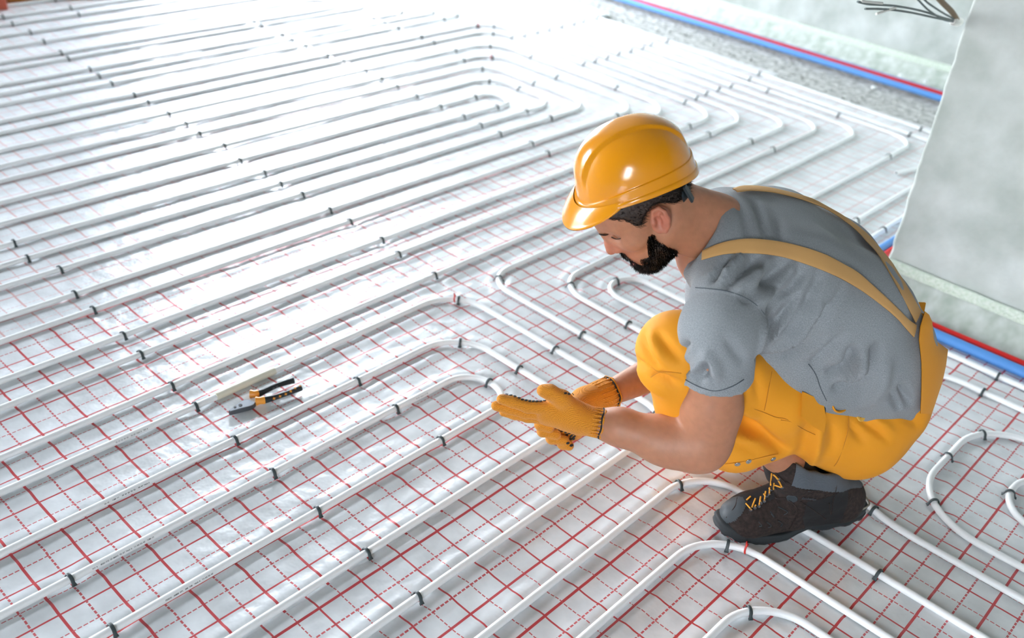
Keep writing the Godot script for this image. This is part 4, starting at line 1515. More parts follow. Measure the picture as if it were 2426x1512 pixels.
func shirt_field() -> Field:
	var f := Field.new(V(-0.4010, 0.2090, -0.2710), V(0.2956, 0.7720, 0.2440), 0.006)
	f.cap(V(0.1500, 0.6400, -0.0500), V(0.0500, 0.5920, -0.0700), 0.0880, 0.1180, 0.05, false)
	f.cap(V(0.0500, 0.5920, -0.0700), V(-0.0800, 0.5300, -0.0750), 0.1180, 0.1200, 0.05, false)
	f.cap(V(-0.0800, 0.5300, -0.0750), V(-0.1850, 0.4350, -0.0680), 0.1200, 0.1140, 0.05, false)
	f.cap(V(-0.1850, 0.4350, -0.0680), V(-0.2450, 0.3350, -0.0620), 0.1140, 0.0980, 0.05, false)
	f.cap(V(0.1200, 0.6400, 0.0500), V(0.0200, 0.5920, 0.0620), 0.0880, 0.1180, 0.05, false)
	f.cap(V(0.0200, 0.5920, 0.0620), V(-0.1100, 0.5300, 0.0620), 0.1180, 0.1200, 0.05, false)
	f.cap(V(-0.1100, 0.5300, 0.0620), V(-0.2150, 0.4350, 0.0500), 0.1200, 0.1140, 0.05, false)
	f.cap(V(-0.2150, 0.4350, 0.0500), V(-0.2750, 0.3350, 0.0350), 0.1140, 0.0980, 0.05, false)
	f.cap(V(0.1450, 0.6480, -0.0000), V(0.0500, 0.6050, -0.0000), 0.0820, 0.1120, 0.03, false)
	f.cap(V(0.0200, 0.4500, -0.1120), V(-0.0800, 0.3950, -0.1050), 0.0620, 0.0620, 0.04, false)
	f.cap(V(0.1100, 0.5050, -0.0600), V(-0.0300, 0.4200, -0.0850), 0.0850, 0.0800, 0.05, false)
	f.cap(V(-0.0300, 0.4200, -0.0850), V(-0.1500, 0.3450, -0.0780), 0.0800, 0.0700, 0.05, false)
	f.cap(V(0.0800, 0.5000, 0.0500), V(-0.0600, 0.4400, 0.0500), 0.0850, 0.0750, 0.05, false)
	f.cap(V(-0.0600, 0.4400, 0.0500), V(-0.2000, 0.3500, 0.0400), 0.0750, 0.0750, 0.05, false)
	f.cap(V(0.1500, 0.6550, -0.0500), V(0.1850, 0.6280, -0.1500), 0.0580, 0.0580, 0.04, false)
	f.cap(V(0.0900, 0.6400, 0.0450), V(0.0100, 0.6000, 0.1150), 0.0560, 0.0580, 0.05, false)
	f.cap(V(0.1980, 0.6150, -0.1650), V(0.2196, 0.5960, -0.1950), 0.0640, 0.0620, 0.03, false)
	f.cap(V(0.0000, 0.5900, 0.1250), V(-0.0300, 0.4300, 0.1700), 0.0620, 0.0600, 0.05, false)
	f.ell(V(0.2711, 0.7077, -0.0000), V(0.0900, 0.1350, 0.1050), V(0.9441, 0.3297, -0.0000), V(-0.3297, 0.9441, -0.0000), 0.006, true)
	f.ell(V(0.2099, 0.5600, 0.0400), V(0.0620, 0.0700, 0.1300), V(1.0000, 0.0000, -0.0000), V(0.0000, 1.0000, -0.0000), 0.01, true)
	return f

func sleeve_field() -> Field:
	var f := Field.new(V(0.1205, 0.3726, -0.2825), V(0.2971, 0.6925, -0.0905), 0.005)
	f.cap(V(0.1980, 0.6150, -0.1680), V(0.2196, 0.5887, -0.1970), 0.0630, 0.0655, 0.02, false)
	f.cap(V(0.2196, 0.5887, -0.1970), V(0.2030, 0.4501, -0.2050), 0.0655, 0.0655, 0.02, false)
	f.ell(V(0.2088, 0.4408, -0.2085), V(0.0550, 0.1600, 0.1600), V(-0.0964, -0.9937, -0.0563), V(-0.8582, 0.1117, -0.5010), 0.003, true)
	f.cap(V(0.2128, 0.4825, -0.2061), V(0.2167, 0.5222, -0.2039), 0.0535, 0.0500, 0.003, true)
	return f

func trousers_field() -> Field:
	var f := Field.new(V(-0.4380, -0.0130, -0.2400), V(0.3560, 0.6040, 0.2170), 0.0065)
	f.cap(V(-0.2320, 0.2450, -0.0620), V(-0.2320, 0.2450, 0.0550), 0.1000, 0.0950, 0.03, false)
	f.cap(V(-0.2350, 0.3000, -0.0450), V(-0.2350, 0.3000, 0.0450), 0.1000, 0.0950, 0.04, false)
	f.cap(V(-0.2700, 0.3050, -0.0750), V(-0.2000, 0.2850, -0.1050), 0.0820, 0.0750, 0.04, false)
	f.cap(V(-0.2050, 0.2320, -0.0750), V(0.0300, 0.3760, -0.1130), 0.1000, 0.0800, 0.03, false)
	f.cap(V(0.0300, 0.3760, -0.1130), V(0.2640, 0.5120, -0.1480), 0.0800, 0.0690, 0.03, false)
	f.cap(V(0.2640, 0.5120, -0.1480), V(0.2050, 0.3900, -0.1400), 0.0690, 0.0700, 0.02, false)
	f.cap(V(0.2050, 0.3900, -0.1400), V(0.0850, 0.2700, -0.1150), 0.0700, 0.0680, 0.02, false)
	f.cap(V(0.0900, 0.2900, -0.1200), V(0.0200, 0.2850, -0.1150), 0.0620, 0.0600, 0.03, false)
	f.ell(V(0.0550, 0.1780, -0.1150), V(0.1050, 0.0550, 0.1400), V(0.9948, -0.1015, -0.0000), V(0.1015, 0.9948, -0.0000), 0.008, true)
	f.cap(V(-0.2000, 0.2150, 0.0600), V(0.0200, 0.1100, 0.1100), 0.0950, 0.0720, 0.03, false)
	f.cap(V(0.0300, 0.0850, 0.1100), V(-0.3600, 0.0650, 0.1000), 0.0660, 0.0500, 0.02, false)
	return f

func arm_left_field() -> Field:
	var f := Field.new(V(0.1268, 0.2877, -0.2780), V(0.4372, 0.5934, -0.0930), 0.004)
	f.cap(V(0.2153, 0.5294, -0.2000), V(0.2067, 0.4331, -0.2070), 0.0520, 0.0520, 0.02, false)
	f.cap(V(0.2067, 0.4331, -0.2070), V(0.2044, 0.3613, -0.2140), 0.0520, 0.0450, 0.02, false)
	f.ell(V(0.1888, 0.4064, -0.2050), V(0.0280, 0.0500, 0.0380), V(1.0000, 0.0000, -0.0000), V(0.0000, 1.0000, -0.0000), 0.03, false)
	f.cap(V(0.2087, 0.3666, -0.2140), V(0.2088, 0.3407, -0.2150), 0.0410, 0.0350, 0.03, false)
	f.cap(V(0.2281, 0.3464, -0.2150), V(0.2848, 0.3484, -0.1900), 0.0400, 0.0380, 0.03, false)
	f.cap(V(0.2848, 0.3484, -0.1900), V(0.3497, 0.3572, -0.1600), 0.0380, 0.0300, 0.03, false)
	f.cap(V(0.3497, 0.3572, -0.1600), V(0.3952, 0.3527, -0.1350), 0.0300, 0.0255, 0.03, false)
	f.cap(V(0.2040, 0.3434, -0.2140), V(0.2541, 0.3401, -0.2000), 0.0360, 0.0380, 0.03, false)
	return f

func arm_right_field() -> Field:
	var f := Field.new(V(-0.0720, 0.2200, -0.0070), V(0.3486, 0.6320, 0.2420), 0.004)
	f.cap(V(0.0000, 0.5700, 0.1300), V(-0.0100, 0.2900, 0.1800), 0.0500, 0.0450, 0.02, false)
	f.cap(V(-0.0100, 0.2900, 0.1800), V(0.1600, 0.2750, 0.1200), 0.0430, 0.0400, 0.02, false)
	f.cap(V(0.1600, 0.2750, 0.1200), V(0.2966, 0.2776, 0.0450), 0.0400, 0.0260, 0.02, false)
	return f

func glove_left_field() -> Field:
	var f := Field.new(V(0.3567, 0.2932, -0.1795), V(0.5927, 0.4459, -0.0395), 0.0025)
	f.cap(V(0.3962, 0.3573, -0.1400), V(0.4194, 0.3593, -0.1320), 0.0265, 0.0275, 0.012, false)
	f.cap(V(0.4194, 0.3593, -0.1320), V(0.4400, 0.3647, -0.1270), 0.0275, 0.0280, 0.012, false)
	f.cap(V(0.4420, 0.3685, -0.1250), V(0.4775, 0.3709, -0.1180), 0.0260, 0.0220, 0.012, false)
	f.cap(V(0.4406, 0.3545, -0.1180), V(0.4749, 0.3548, -0.1100), 0.0210, 0.0190, 0.015, false)
	f.cap(V(0.4784, 0.3827, -0.1250), V(0.5176, 0.3841, -0.1180), 0.0135, 0.0118, 0.004, false)
	f.cap(V(0.5176, 0.3841, -0.1180), V(0.5461, 0.3930, -0.1120), 0.0118, 0.0108, 0.004, false)
	f.cap(V(0.5461, 0.3930, -0.1120), V(0.5652, 0.3970, -0.1080), 0.0108, 0.0092, 0.004, false)
	f.cap(V(0.4760, 0.3609, -0.1120), V(0.5158, 0.3588, -0.1020), 0.0145, 0.0122, 0.004, false)
	f.cap(V(0.5158, 0.3588, -0.1020), V(0.5466, 0.3655, -0.0960), 0.0122, 0.0110, 0.004, false)
	f.cap(V(0.5466, 0.3655, -0.0960), V(0.5697, 0.3684, -0.0900), 0.0110, 0.0092, 0.004, false)
	f.cap(V(0.4703, 0.3391, -0.0980), V(0.5064, 0.3374, -0.0880), 0.0135, 0.0115, 0.004, false)
	f.cap(V(0.5064, 0.3374, -0.0880), V(0.5310, 0.3405, -0.0820), 0.0115, 0.0105, 0.004, false)
	f.cap(V(0.5310, 0.3405, -0.0820), V(0.5500, 0.3418, -0.0760), 0.0105, 0.0088, 0.004, false)
	f.cap(V(0.4626, 0.3270, -0.0850), V(0.4860, 0.3206, -0.0720), 0.0120, 0.0105, 0.004, false)
	f.cap(V(0.4860, 0.3206, -0.0720), V(0.4984, 0.3157, -0.0620), 0.0105, 0.0090, 0.004, false)
	f.cap(V(0.4295, 0.3765, -0.1300), V(0.4576, 0.4050, -0.1280), 0.0190, 0.0150, 0.01, false)
	f.cap(V(0.4576, 0.4050, -0.1280), V(0.4810, 0.4187, -0.1240), 0.0150, 0.0128, 0.01, false)
	f.cap(V(0.4810, 0.4187, -0.1240), V(0.4940, 0.4211, -0.1210), 0.0128, 0.0112, 0.01, false)
	return f

func glove_right_field() -> Field:
	var f := Field.new(V(0.2628, 0.2125, -0.0972), V(0.4932, 0.3536, 0.0910), 0.0025)
	f.cap(V(0.3088, 0.2739, 0.0450), V(0.3519, 0.2697, 0.0300), 0.0340, 0.0300, 0.012, false)
	f.cap(V(0.3519, 0.2697, 0.0300), V(0.3795, 0.2628, 0.0120), 0.0300, 0.0300, 0.012, false)
	f.cap(V(0.3820, 0.2684, 0.0050), V(0.4112, 0.2616, -0.0300), 0.0300, 0.0280, 0.015, false)
	f.cap(V(0.3692, 0.2590, 0.0050), V(0.3890, 0.2485, -0.0300), 0.0240, 0.0200, 0.015, false)
	f.cap(V(0.4210, 0.2682, -0.0250), V(0.4694, 0.2890, -0.0550), 0.0118, 0.0112, 0.004, false)
	f.cap(V(0.4694, 0.2890, -0.0550), V(0.4538, 0.2890, -0.0660), 0.0112, 0.0098, 0.004, false)
	f.cap(V(0.4148, 0.2595, -0.0270), V(0.4633, 0.2736, -0.0570), 0.0118, 0.0112, 0.004, false)
	f.cap(V(0.4633, 0.2736, -0.0570), V(0.4391, 0.2722, -0.0680), 0.0112, 0.0098, 0.004, false)
	f.cap(V(0.4060, 0.2491, -0.0290), V(0.4439, 0.2555, -0.0590), 0.0118, 0.0112, 0.004, false)
	f.cap(V(0.4439, 0.2555, -0.0590), V(0.4211, 0.2577, -0.0700), 0.0112, 0.0098, 0.004, false)
	f.cap(V(0.3938, 0.2443, -0.0330), V(0.4210, 0.2436, -0.0630), 0.0118, 0.0112, 0.004, false)
	f.cap(V(0.4210, 0.2436, -0.0630), V(0.4118, 0.2467, -0.0740), 0.0112, 0.0098, 0.004, false)
	f.cap(V(0.3900, 0.2841, -0.0000), V(0.4205, 0.3236, -0.0200), 0.0180, 0.0130, 0.008, false)
	return f

func head_field() -> Field:
	var f := Field.new(V(0.0513, 0.5708, -0.1012), V(0.4389, 0.8708, 0.1012), 0.0025)
	f.ell(V(0.3356, 0.7696, -0.0000), V(0.0892, 0.0774, 0.0692), V(0.7193, -0.6947, -0.0000), V(0.6947, 0.7193, -0.0000), 0.02, false)
	f.ell(V(0.3704, 0.7297, -0.0000), V(0.0419, 0.0564, 0.0546), V(0.7193, -0.6947, -0.0000), V(0.6947, 0.7193, -0.0000), 0.03, false)
	f.cap(V(0.3387, 0.7034, -0.0000), V(0.3041, 0.6610, -0.0000), 0.0560, 0.0420, 0.02, false)
	f.cap(V(0.2828, 0.7005, -0.0455), V(0.2846, 0.6317, -0.0182), 0.0182, 0.0182, 0.025, false)
	f.ell(V(0.3352, 0.6840, -0.0419), V(0.0237, 0.0182, 0.0164), V(0.7193, -0.6947, -0.0000), V(0.6947, 0.7193, -0.0000), 0.02, false)
	f.cap(V(0.3825, 0.7016, -0.0091), V(0.3759, 0.7105, -0.0419), 0.0105, 0.0091, 0.014, false)
	f.ell(V(0.3739, 0.6821, -0.0300), V(0.0146, 0.0114, 0.0173), V(0.7193, -0.6947, -0.0000), V(0.6947, 0.7193, -0.0000), 0.012, true)
	f.ell(V(0.3611, 0.6932, -0.0296), V(0.0123, 0.0114, 0.0132), V(0.7193, -0.6947, -0.0000), V(0.6947, 0.7193, -0.0000), 0.003, false)
	f.ell(V(0.3513, 0.6470, -0.0114), V(0.0100, 0.0077, 0.0077), V(0.7193, -0.6947, -0.0000), V(0.6947, 0.7193, -0.0000), 0.008, false)
	f.cap(V(0.3424, 0.6417, -0.0082), V(0.3469, 0.6398, -0.0082), 0.0032, 0.0027, 0.004, true)
	f.cap(V(0.2828, 0.7005, 0.0455), V(0.2846, 0.6317, 0.0182), 0.0182, 0.0182, 0.025, false)
	f.ell(V(0.3352, 0.6840, 0.0419), V(0.0237, 0.0182, 0.0164), V(0.7193, -0.6947, -0.0000), V(0.6947, 0.7193, -0.0000), 0.02, false)
	f.cap(V(0.3825, 0.7016, 0.0091), V(0.3759, 0.7105, 0.0419), 0.0105, 0.0091, 0.014, false)
	f.ell(V(0.3739, 0.6821, 0.0300), V(0.0146, 0.0114, 0.0173), V(0.7193, -0.6947, -0.0000), V(0.6947, 0.7193, -0.0000), 0.012, true)
	f.ell(V(0.3611, 0.6932, 0.0296), V(0.0123, 0.0114, 0.0132), V(0.7193, -0.6947, -0.0000), V(0.6947, 0.7193, -0.0000), 0.003, false)
	f.ell(V(0.3513, 0.6470, 0.0114), V(0.0100, 0.0077, 0.0077), V(0.7193, -0.6947, -0.0000), V(0.6947, 0.7193, -0.0000), 0.008, false)
	f.cap(V(0.3424, 0.6417, 0.0082), V(0.3469, 0.6398, 0.0082), 0.0032, 0.0027, 0.004, true)
	f.cap(V(0.3769, 0.6893, -0.0000), V(0.3641, 0.6511, -0.0000), 0.0077, 0.0086, 0.012, false)
	f.cap(V(0.3641, 0.6511, -0.0000), V(0.3604, 0.6394, -0.0000), 0.0096, 0.0096, 0.006, false)
	f.ell(V(0.3224, 0.6407, -0.0000), V(0.0155, 0.0155, 0.0237), V(0.7193, -0.6947, -0.0000), V(0.6947, 0.7193, -0.0000), 0.012, false)
	f.cap(V(0.3335, 0.6351, 0.0109), V(0.3335, 0.6351, -0.0109), 0.0059, 0.0059, 0.006, false)
	f.cap(V(0.3214, 0.6291, 0.0091), V(0.3214, 0.6291, -0.0091), 0.0064, 0.0064, 0.006, false)
	f.cap(V(0.3353, 0.6251, 0.0200), V(0.3353, 0.6251, -0.0200), 0.0023, 0.0023, 0.004, true)
	f.cap(V(0.2907, 0.6170, -0.0000), V(0.2784, 0.6200, -0.0000), 0.0191, 0.0182, 0.02, false)
	f.cap(V(0.2557, 0.6982, -0.0000), V(0.1686, 0.6725, -0.0000), 0.0540, 0.0560, 0.03, false)
	f.cap(V(0.1686, 0.6725, -0.0000), V(0.1193, 0.6388, -0.0000), 0.0560, 0.0350, 0.03, false)
	f.cap(V(0.2674, 0.7343, -0.0000), V(0.1684, 0.6949, -0.0000), 0.0430, 0.0430, 0.03, false)
	f.cap(V(0.2708, 0.7247, -0.0410), V(0.1972, 0.6553, -0.0350), 0.0140, 0.0140, 0.025, false)
	return f

func boot_field() -> Field:
	var f := Field.new(V(-0.2810, -0.0270, -0.1760), V(0.0740, 0.2610, -0.0320), 0.003)
	f.ell(V(0.0020, 0.0450, -0.1040), V(0.0600, 0.0400, 0.0450), V(1.0000, 0.0000, -0.0000), V(0.0000, 1.0000, -0.0000), 0.015, false)
	f.cap(V(-0.0200, 0.0560, -0.1040), V(-0.0950, 0.0850, -0.1040), 0.0440, 0.0460, 0.02, false)
	f.cap(V(-0.0950, 0.0800, -0.1040), V(-0.1900, 0.0800, -0.1040), 0.0450, 0.0410, 0.02, false)
	f.cap(V(-0.1350, 0.1000, -0.1040), V(-0.0680, 0.1720, -0.1040), 0.0450, 0.0490, 0.02, false)
	f.cap(V(-0.0680, 0.1720, -0.1040), V(-0.0500, 0.2000, -0.1040), 0.0490, 0.0470, 0.02, false)
	f.cap(V(-0.1750, 0.1000, -0.1040), V(-0.1250, 0.1650, -0.1040), 0.0430, 0.0490, 0.02, false)
	f.ell(V(-0.2130, 0.0680, -0.1040), V(0.0540, 0.0560, 0.0410), V(1.0000, 0.0000, -0.0000), V(0.0000, 1.0000, -0.0000), 0.015, false)
	f.cap(V(0.0000, 0.0400, -0.1040), V(-0.1000, 0.0450, -0.1040), 0.0460, 0.0410, 0.015, false)
	f.cap(V(-0.1000, 0.0450, -0.1040), V(-0.2150, 0.0580, -0.1040), 0.0410, 0.0400, 0.015, false)
	f.ell(V(-0.1220, 0.2700, -0.1040), V(0.1700, 0.0850, 0.1200), V(0.9292, 0.3697, -0.0000), V(-0.3697, 0.9292, -0.0000), 0.006, true)
	f.cap(V(-0.0850, 0.1300, -0.1040), V(-0.0750, 0.2000, -0.1040), 0.0340, 0.0420, 0.006, true)
	f.cap(V(-0.1150, 0.1400, -0.1040), V(-0.1200, 0.2000, -0.1040), 0.0340, 0.0420, 0.006, true)
	return f

func ankle_field() -> Field:
	var f := Field.new(V(-0.1630, 0.0420, -0.1730), V(0.0980, 0.3480, -0.0460), 0.004)
	f.cap(V(-0.1150, 0.0900, -0.1040), V(-0.0550, 0.1850, -0.1040), 0.0330, 0.0360, 0.02, false)
	f.cap(V(-0.0550, 0.1850, -0.1040), V(0.0400, 0.2900, -0.1150), 0.0360, 0.0460, 0.02, false)
	return f

func sock_field() -> Field:
	var f := Field.new(V(-0.1675, 0.0475, -0.1575), V(-0.0115, 0.2315, -0.0505), 0.004)
	f.cap(V(-0.1150, 0.1000, -0.1040), V(-0.0850, 0.1500, -0.1040), 0.0370, 0.0405, 0.02, false)
	f.cap(V(-0.0850, 0.1500, -0.1040), V(-0.0650, 0.1780, -0.1040), 0.0405, 0.0415, 0.02, false)
	return f

func ear_field() -> Field:
	var f := Field.new(V(0.2669, 0.6946, -0.1090), V(0.3449, 0.7741, -0.0310), 0.0014)
	f.cap(V(0.3222, 0.7395, -0.0700), V(0.3238, 0.7513, -0.0730), 0.0036, 0.0038, 0.003, false)
	f.cap(V(0.3238, 0.7513, -0.0730), V(0.3172, 0.7579, -0.0770), 0.0038, 0.0042, 0.003, false)
	f.cap(V(0.3172, 0.7579, -0.0770), V(0.3072, 0.7534, -0.0810), 0.0042, 0.0042, 0.003, false)
	f.cap(V(0.3072, 0.7534, -0.0810), V(0.2984, 0.7403, -0.0820), 0.0042, 0.0042, 0.003, false)
	f.cap(V(0.2984, 0.7403, -0.0820), V(0.2953, 0.7272, -0.0800), 0.0042, 0.0042, 0.003, false)
	f.cap(V(0.2953, 0.7272, -0.0800), V(0.2973, 0.7162, -0.0760), 0.0042, 0.0048, 0.003, false)
	f.cap(V(0.2973, 0.7162, -0.0760), V(0.3041, 0.7151, -0.0720), 0.0048, 0.0040, 0.003, false)
	f.ell(V(0.3059, 0.7336, -0.0700), V(0.0185, 0.0270, 0.0075), V(-0.9715, 0.2372, -0.0000), V(0.2372, 0.9715, -0.0000), 0.006, false)
	f.ell(V(0.3127, 0.7326, -0.0790), V(0.0085, 0.0125, 0.0085), V(-0.9715, 0.2372, -0.0000), V(0.2372, 0.9715, -0.0000), 0.004, true)
	f.ell(V(0.3174, 0.7483, -0.0800), V(0.0085, 0.0065, 0.0060), V(-0.9715, 0.2372, -0.0000), V(0.2372, 0.9715, -0.0000), 0.003, true)
	f.cap(V(0.3093, 0.7462, -0.0775), V(0.3024, 0.7367, -0.0780), 0.0034, 0.0034, 0.003, false)
	f.cap(V(0.3024, 0.7367, -0.0780), V(0.3010, 0.7244, -0.0760), 0.0034, 0.0030, 0.003, false)
	f.ell(V(0.3193, 0.7297, -0.0730), V(0.0050, 0.0065, 0.0040), V(-0.9715, 0.2372, -0.0000), V(0.2372, 0.9715, -0.0000), 0.004, false)
	return f
var strap_left_upper := [V(0.2257, 0.6811, -0.0924), V(0.1985, 0.7024, -0.1044), V(0.1632, 0.7119, -0.1102), V(0.1266, 0.7104, -0.1133), V(0.0906, 0.7070, -0.1198), V(0.0560, 0.7026, -0.1321), V(0.0219, 0.6930, -0.1403), V(-0.0114, 0.6772, -0.1435), V(-0.0440, 0.6608, -0.1480), V(-0.0730, 0.6405, -0.1591), V(-0.1018, 0.6197, -0.1687), V(-0.1304, 0.5965, -0.1730), V(-0.1591, 0.5744, -0.1720), V(-0.1879, 0.5543, -0.1605)]
var strap_left_lower := [V(0.2296, 0.6700, -0.1052), V(0.2040, 0.6892, -0.1229), V(0.1709, 0.6959, -0.1316), V(0.1349, 0.6955, -0.1370), V(0.0991, 0.6914, -0.1433), V(0.0654, 0.6849, -0.1555), V(0.0319, 0.6751, -0.1645), V(-0.0015, 0.6605, -0.1667), V(-0.0340, 0.6442, -0.1702), V(-0.0653, 0.6262, -0.1754), V(-0.0957, 0.6067, -0.1806), V(-0.1247, 0.5850, -0.1857), V(-0.1521, 0.5616, -0.1817), V(-0.1791, 0.5378, -0.1752)]
var strap_right_upper := [V(0.1279, 0.7322, 0.0411), V(0.0904, 0.7243, 0.0706), V(0.0476, 0.7227, 0.0687), V(0.0010, 0.7161, 0.0588), V(-0.0451, 0.7052, 0.0532), V(-0.0882, 0.6841, 0.0597), V(-0.1276, 0.6643, 0.0545), V(-0.1582, 0.6475, 0.0210), V(-0.1929, 0.6182, 0.0111), V(-0.2174, 0.5940, -0.0021), V(-0.2020, 0.5992, -0.0476), V(-0.1866, 0.6044, -0.0932), V(-0.1874, 0.5950, -0.1231), V(-0.2187, 0.5582, -0.1235)]
var strap_right_lower := [V(0.1263, 0.7344, 0.0226), V(0.0882, 0.7290, 0.0395), V(0.0468, 0.7248, 0.0407), V(0.0061, 0.7183, 0.0334), V(-0.0327, 0.7067, 0.0337), V(-0.0696, 0.6899, 0.0445), V(-0.1027, 0.6738, 0.0394), V(-0.1288, 0.6592, 0.0111), V(-0.1282, 0.6567, -0.0308), V(-0.1276, 0.6542, -0.0727), V(-0.1295, 0.6414, -0.1126), V(-0.1359, 0.6244, -0.1460), V(-0.1608, 0.5913, -0.1528), V(-0.1857, 0.5582, -0.1597)]
var collar_line := [V(0.1535, 0.7342, -0.0000), V(0.1547, 0.7323, -0.0166), V(0.1581, 0.7268, -0.0320), V(0.1633, 0.7181, -0.0453), V(0.1695, 0.7064, -0.0554), V(0.1759, 0.6925, -0.0618), V(0.1818, 0.6773, -0.0640), V(0.1866, 0.6617, -0.0618), V(0.1903, 0.6469, -0.0554), V(0.1927, 0.6339, -0.0453), V(0.1941, 0.6238, -0.0320), V(0.1948, 0.6174, -0.0166), V(0.1950, 0.6152, -0.0000), V(0.1948, 0.6174, 0.0166), V(0.1941, 0.6238, 0.0320), V(0.1927, 0.6339, 0.0453), V(0.1903, 0.6469, 0.0554), V(0.1866, 0.6617, 0.0618), V(0.1818, 0.6773, 0.0640), V(0.1759, 0.6925, 0.0618), V(0.1695, 0.7064, 0.0554), V(0.1633, 0.7181, 0.0453), V(0.1581, 0.7268, 0.0320), V(0.1547, 0.7323, 0.0166), V(0.1535, 0.7342, 0.0000)]
var shirt_folds := [[[V(0.1628, 0.5616, -0.2401), V(0.1175, 0.5591, -0.1748), V(0.1256, 0.6056, -0.1882)], 0.007, -0.0171], [[V(0.1114, 0.5131, -0.1643), V(0.1083, 0.5817, -0.1843), V(0.0819, 0.6418, -0.1841)], 0.008, -0.01995], [[V(0.1568, 0.5552, -0.2344), V(0.0846, 0.5747, -0.1946), V(0.0544, 0.6375, -0.1921)], 0.008, -0.01995], [[V(0.1070, 0.5006, -0.1612), V(0.0501, 0.5472, -0.1942), V(0.0201, 0.6179, -0.1956)], 0.008, -0.0171], [[V(0.1080, 0.4986, -0.1601), V(0.0480, 0.5173, -0.1821), V(0.0172, 0.5612, -0.1986)], 0.007, -0.01425], [[V(0.1649, 0.5656, -0.2428), V(0.1655, 0.6043, -0.2399), V(0.1479, 0.6167, -0.2105)], 0.006, 0.0114], [[V(0.1105, 0.5076, -0.1627), V(0.1006, 0.5751, -0.1876), V(0.0716, 0.6364, -0.1891)], 0.007, 0.01425], [[V(0.1082, 0.5010, -0.1610), V(0.0659, 0.5598, -0.1958), V(0.0378, 0.6267, -0.1954)], 0.007, 0.01425], [[V(0.1986, 0.6923, -0.1343), V(0.2187, 0.6834, -0.1521), V(0.2376, 0.6705, -0.1693)], 0.008, -0.0171], [[V(0.1492, 0.6937, -0.1394), V(0.1812, 0.6890, -0.1642), V(0.2184, 0.6746, -0.1908)], 0.009, -0.01995], [[V(0.1018, 0.6865, -0.1465), V(0.1325, 0.6686, -0.1654), V(0.1967, 0.6609, -0.2146)], 0.009, -0.0171], [[V(0.0694, 0.6814, -0.1603), V(0.0951, 0.6496, -0.1760), V(0.1387, 0.6266, -0.2014)], 0.009, -0.01995], [[V(0.0383, 0.6727, -0.1712), V(0.0615, 0.6403, -0.1896), V(0.0922, 0.5941, -0.1919)], 0.009, -0.0171], [[V(-0.0092, 0.6504, -0.1737), V(0.0124, 0.6238, -0.1925), V(0.0507, 0.5810, -0.2004)], 0.008, -0.0114], [[V(0.1782, 0.6967, -0.1362), V(0.2032, 0.6889, -0.1557), V(0.2266, 0.6771, -0.1746)], 0.008, 0.0114], [[V(0.1263, 0.6898, -0.1406), V(0.1611, 0.6815, -0.1725), V(0.2088, 0.6676, -0.2058)], 0.008, 0.0114], [[V(0.0858, 0.6841, -0.1538), V(0.1088, 0.6577, -0.1686), V(0.1692, 0.6490, -0.2162)], 0.008, 0.0114], [[V(0.1400, 0.7365, -0.0083), V(0.1471, 0.7320, -0.0632), V(0.1573, 0.7173, -0.1029)], 0.008, -0.00855], [[V(0.0983, 0.7305, 0.0115), V(0.1117, 0.7273, -0.0552), V(0.1220, 0.7155, -0.1010)], 0.008, -0.00855], [[V(0.0768, 0.7236, -0.0490), V(0.0904, 0.7200, -0.0882), V(0.1022, 0.7117, -0.1096)], 0.008, -0.00855], [[V(-0.0468, 0.5338, -0.2047), V(-0.0510, 0.5133, -0.2037), V(-0.0477, 0.4891, -0.1971), V(-0.0286, 0.4793, -0.1897)], 0.01, -0.03135], [[V(-0.0910, 0.5357, -0.2071), V(-0.0966, 0.5059, -0.2050), V(-0.0828, 0.4757, -0.1975), V(-0.0529, 0.4421, -0.1888)], 0.011, -0.0399], [[V(-0.0726, 0.5171, -0.2068), V(-0.0677, 0.4978, -0.2031), V(-0.0546, 0.4607, -0.1903)], 0.012, 0.0285], [[V(-0.1816, 0.4381, -0.1952), V(-0.2024, 0.4124, -0.1909), V(-0.2320, 0.3784, -0.1773)], 0.009, -0.0228], [[V(-0.1661, 0.4227, -0.1932), V(-0.1889, 0.3961, -0.1882), V(-0.2104, 0.3723, -0.1795)], 0.008, -0.0171], [[V(-0.0196, 0.5601, -0.2007), V(-0.0050, 0.5307, -0.1967), V(0.0116, 0.4949, -0.1841)], 0.01, -0.0171], [[V(0.0295, 0.5757, -0.2000), V(0.0432, 0.5346, -0.1903), V(0.0580, 0.5031, -0.1757)], 0.009, -0.0171], [[V(-0.1300, 0.4908, -0.1986), V(-0.1369, 0.4458, -0.1934), V(-0.1387, 0.3944, -0.1812)], 0.014, 0.0171], [[V(0.2721, 0.5173, -0.2260), V(0.2684, 0.5395, -0.2373), V(0.2622, 0.5801, -0.2529)], 0.008, 0.0114], [[V(0.2676, 0.5188, -0.2351), V(0.2565, 0.5382, -0.2499), V(0.2585, 0.5694, -0.2543)], 0.007, -0.0114], [[V(0.2395, 0.5352, -0.2603), V(0.2450, 0.5536, -0.2594), V(0.2600, 0.5763, -0.2542)], 0.009, 0.01425], [[V(0.2797, 0.5367, -0.1915), V(0.2855, 0.5667, -0.2143), V(0.2845, 0.5830, -0.2248)], 0.007, -0.0114], [[V(0.2775, 0.5188, -0.2004), V(0.2756, 0.5270, -0.2191), V(0.2689, 0.5277, -0.2341)], 0.007, -0.0114], [[V(0.2601, 0.5056, -0.2440), V(0.2529, 0.5352, -0.2526), V(0.2412, 0.5252, -0.2595)], 0.006, -0.00855], [[V(0.2360, 0.6082, -0.2630), V(0.2218, 0.5902, -0.2676), V(0.1992, 0.5684, -0.2645)], 0.01, -0.0114]]
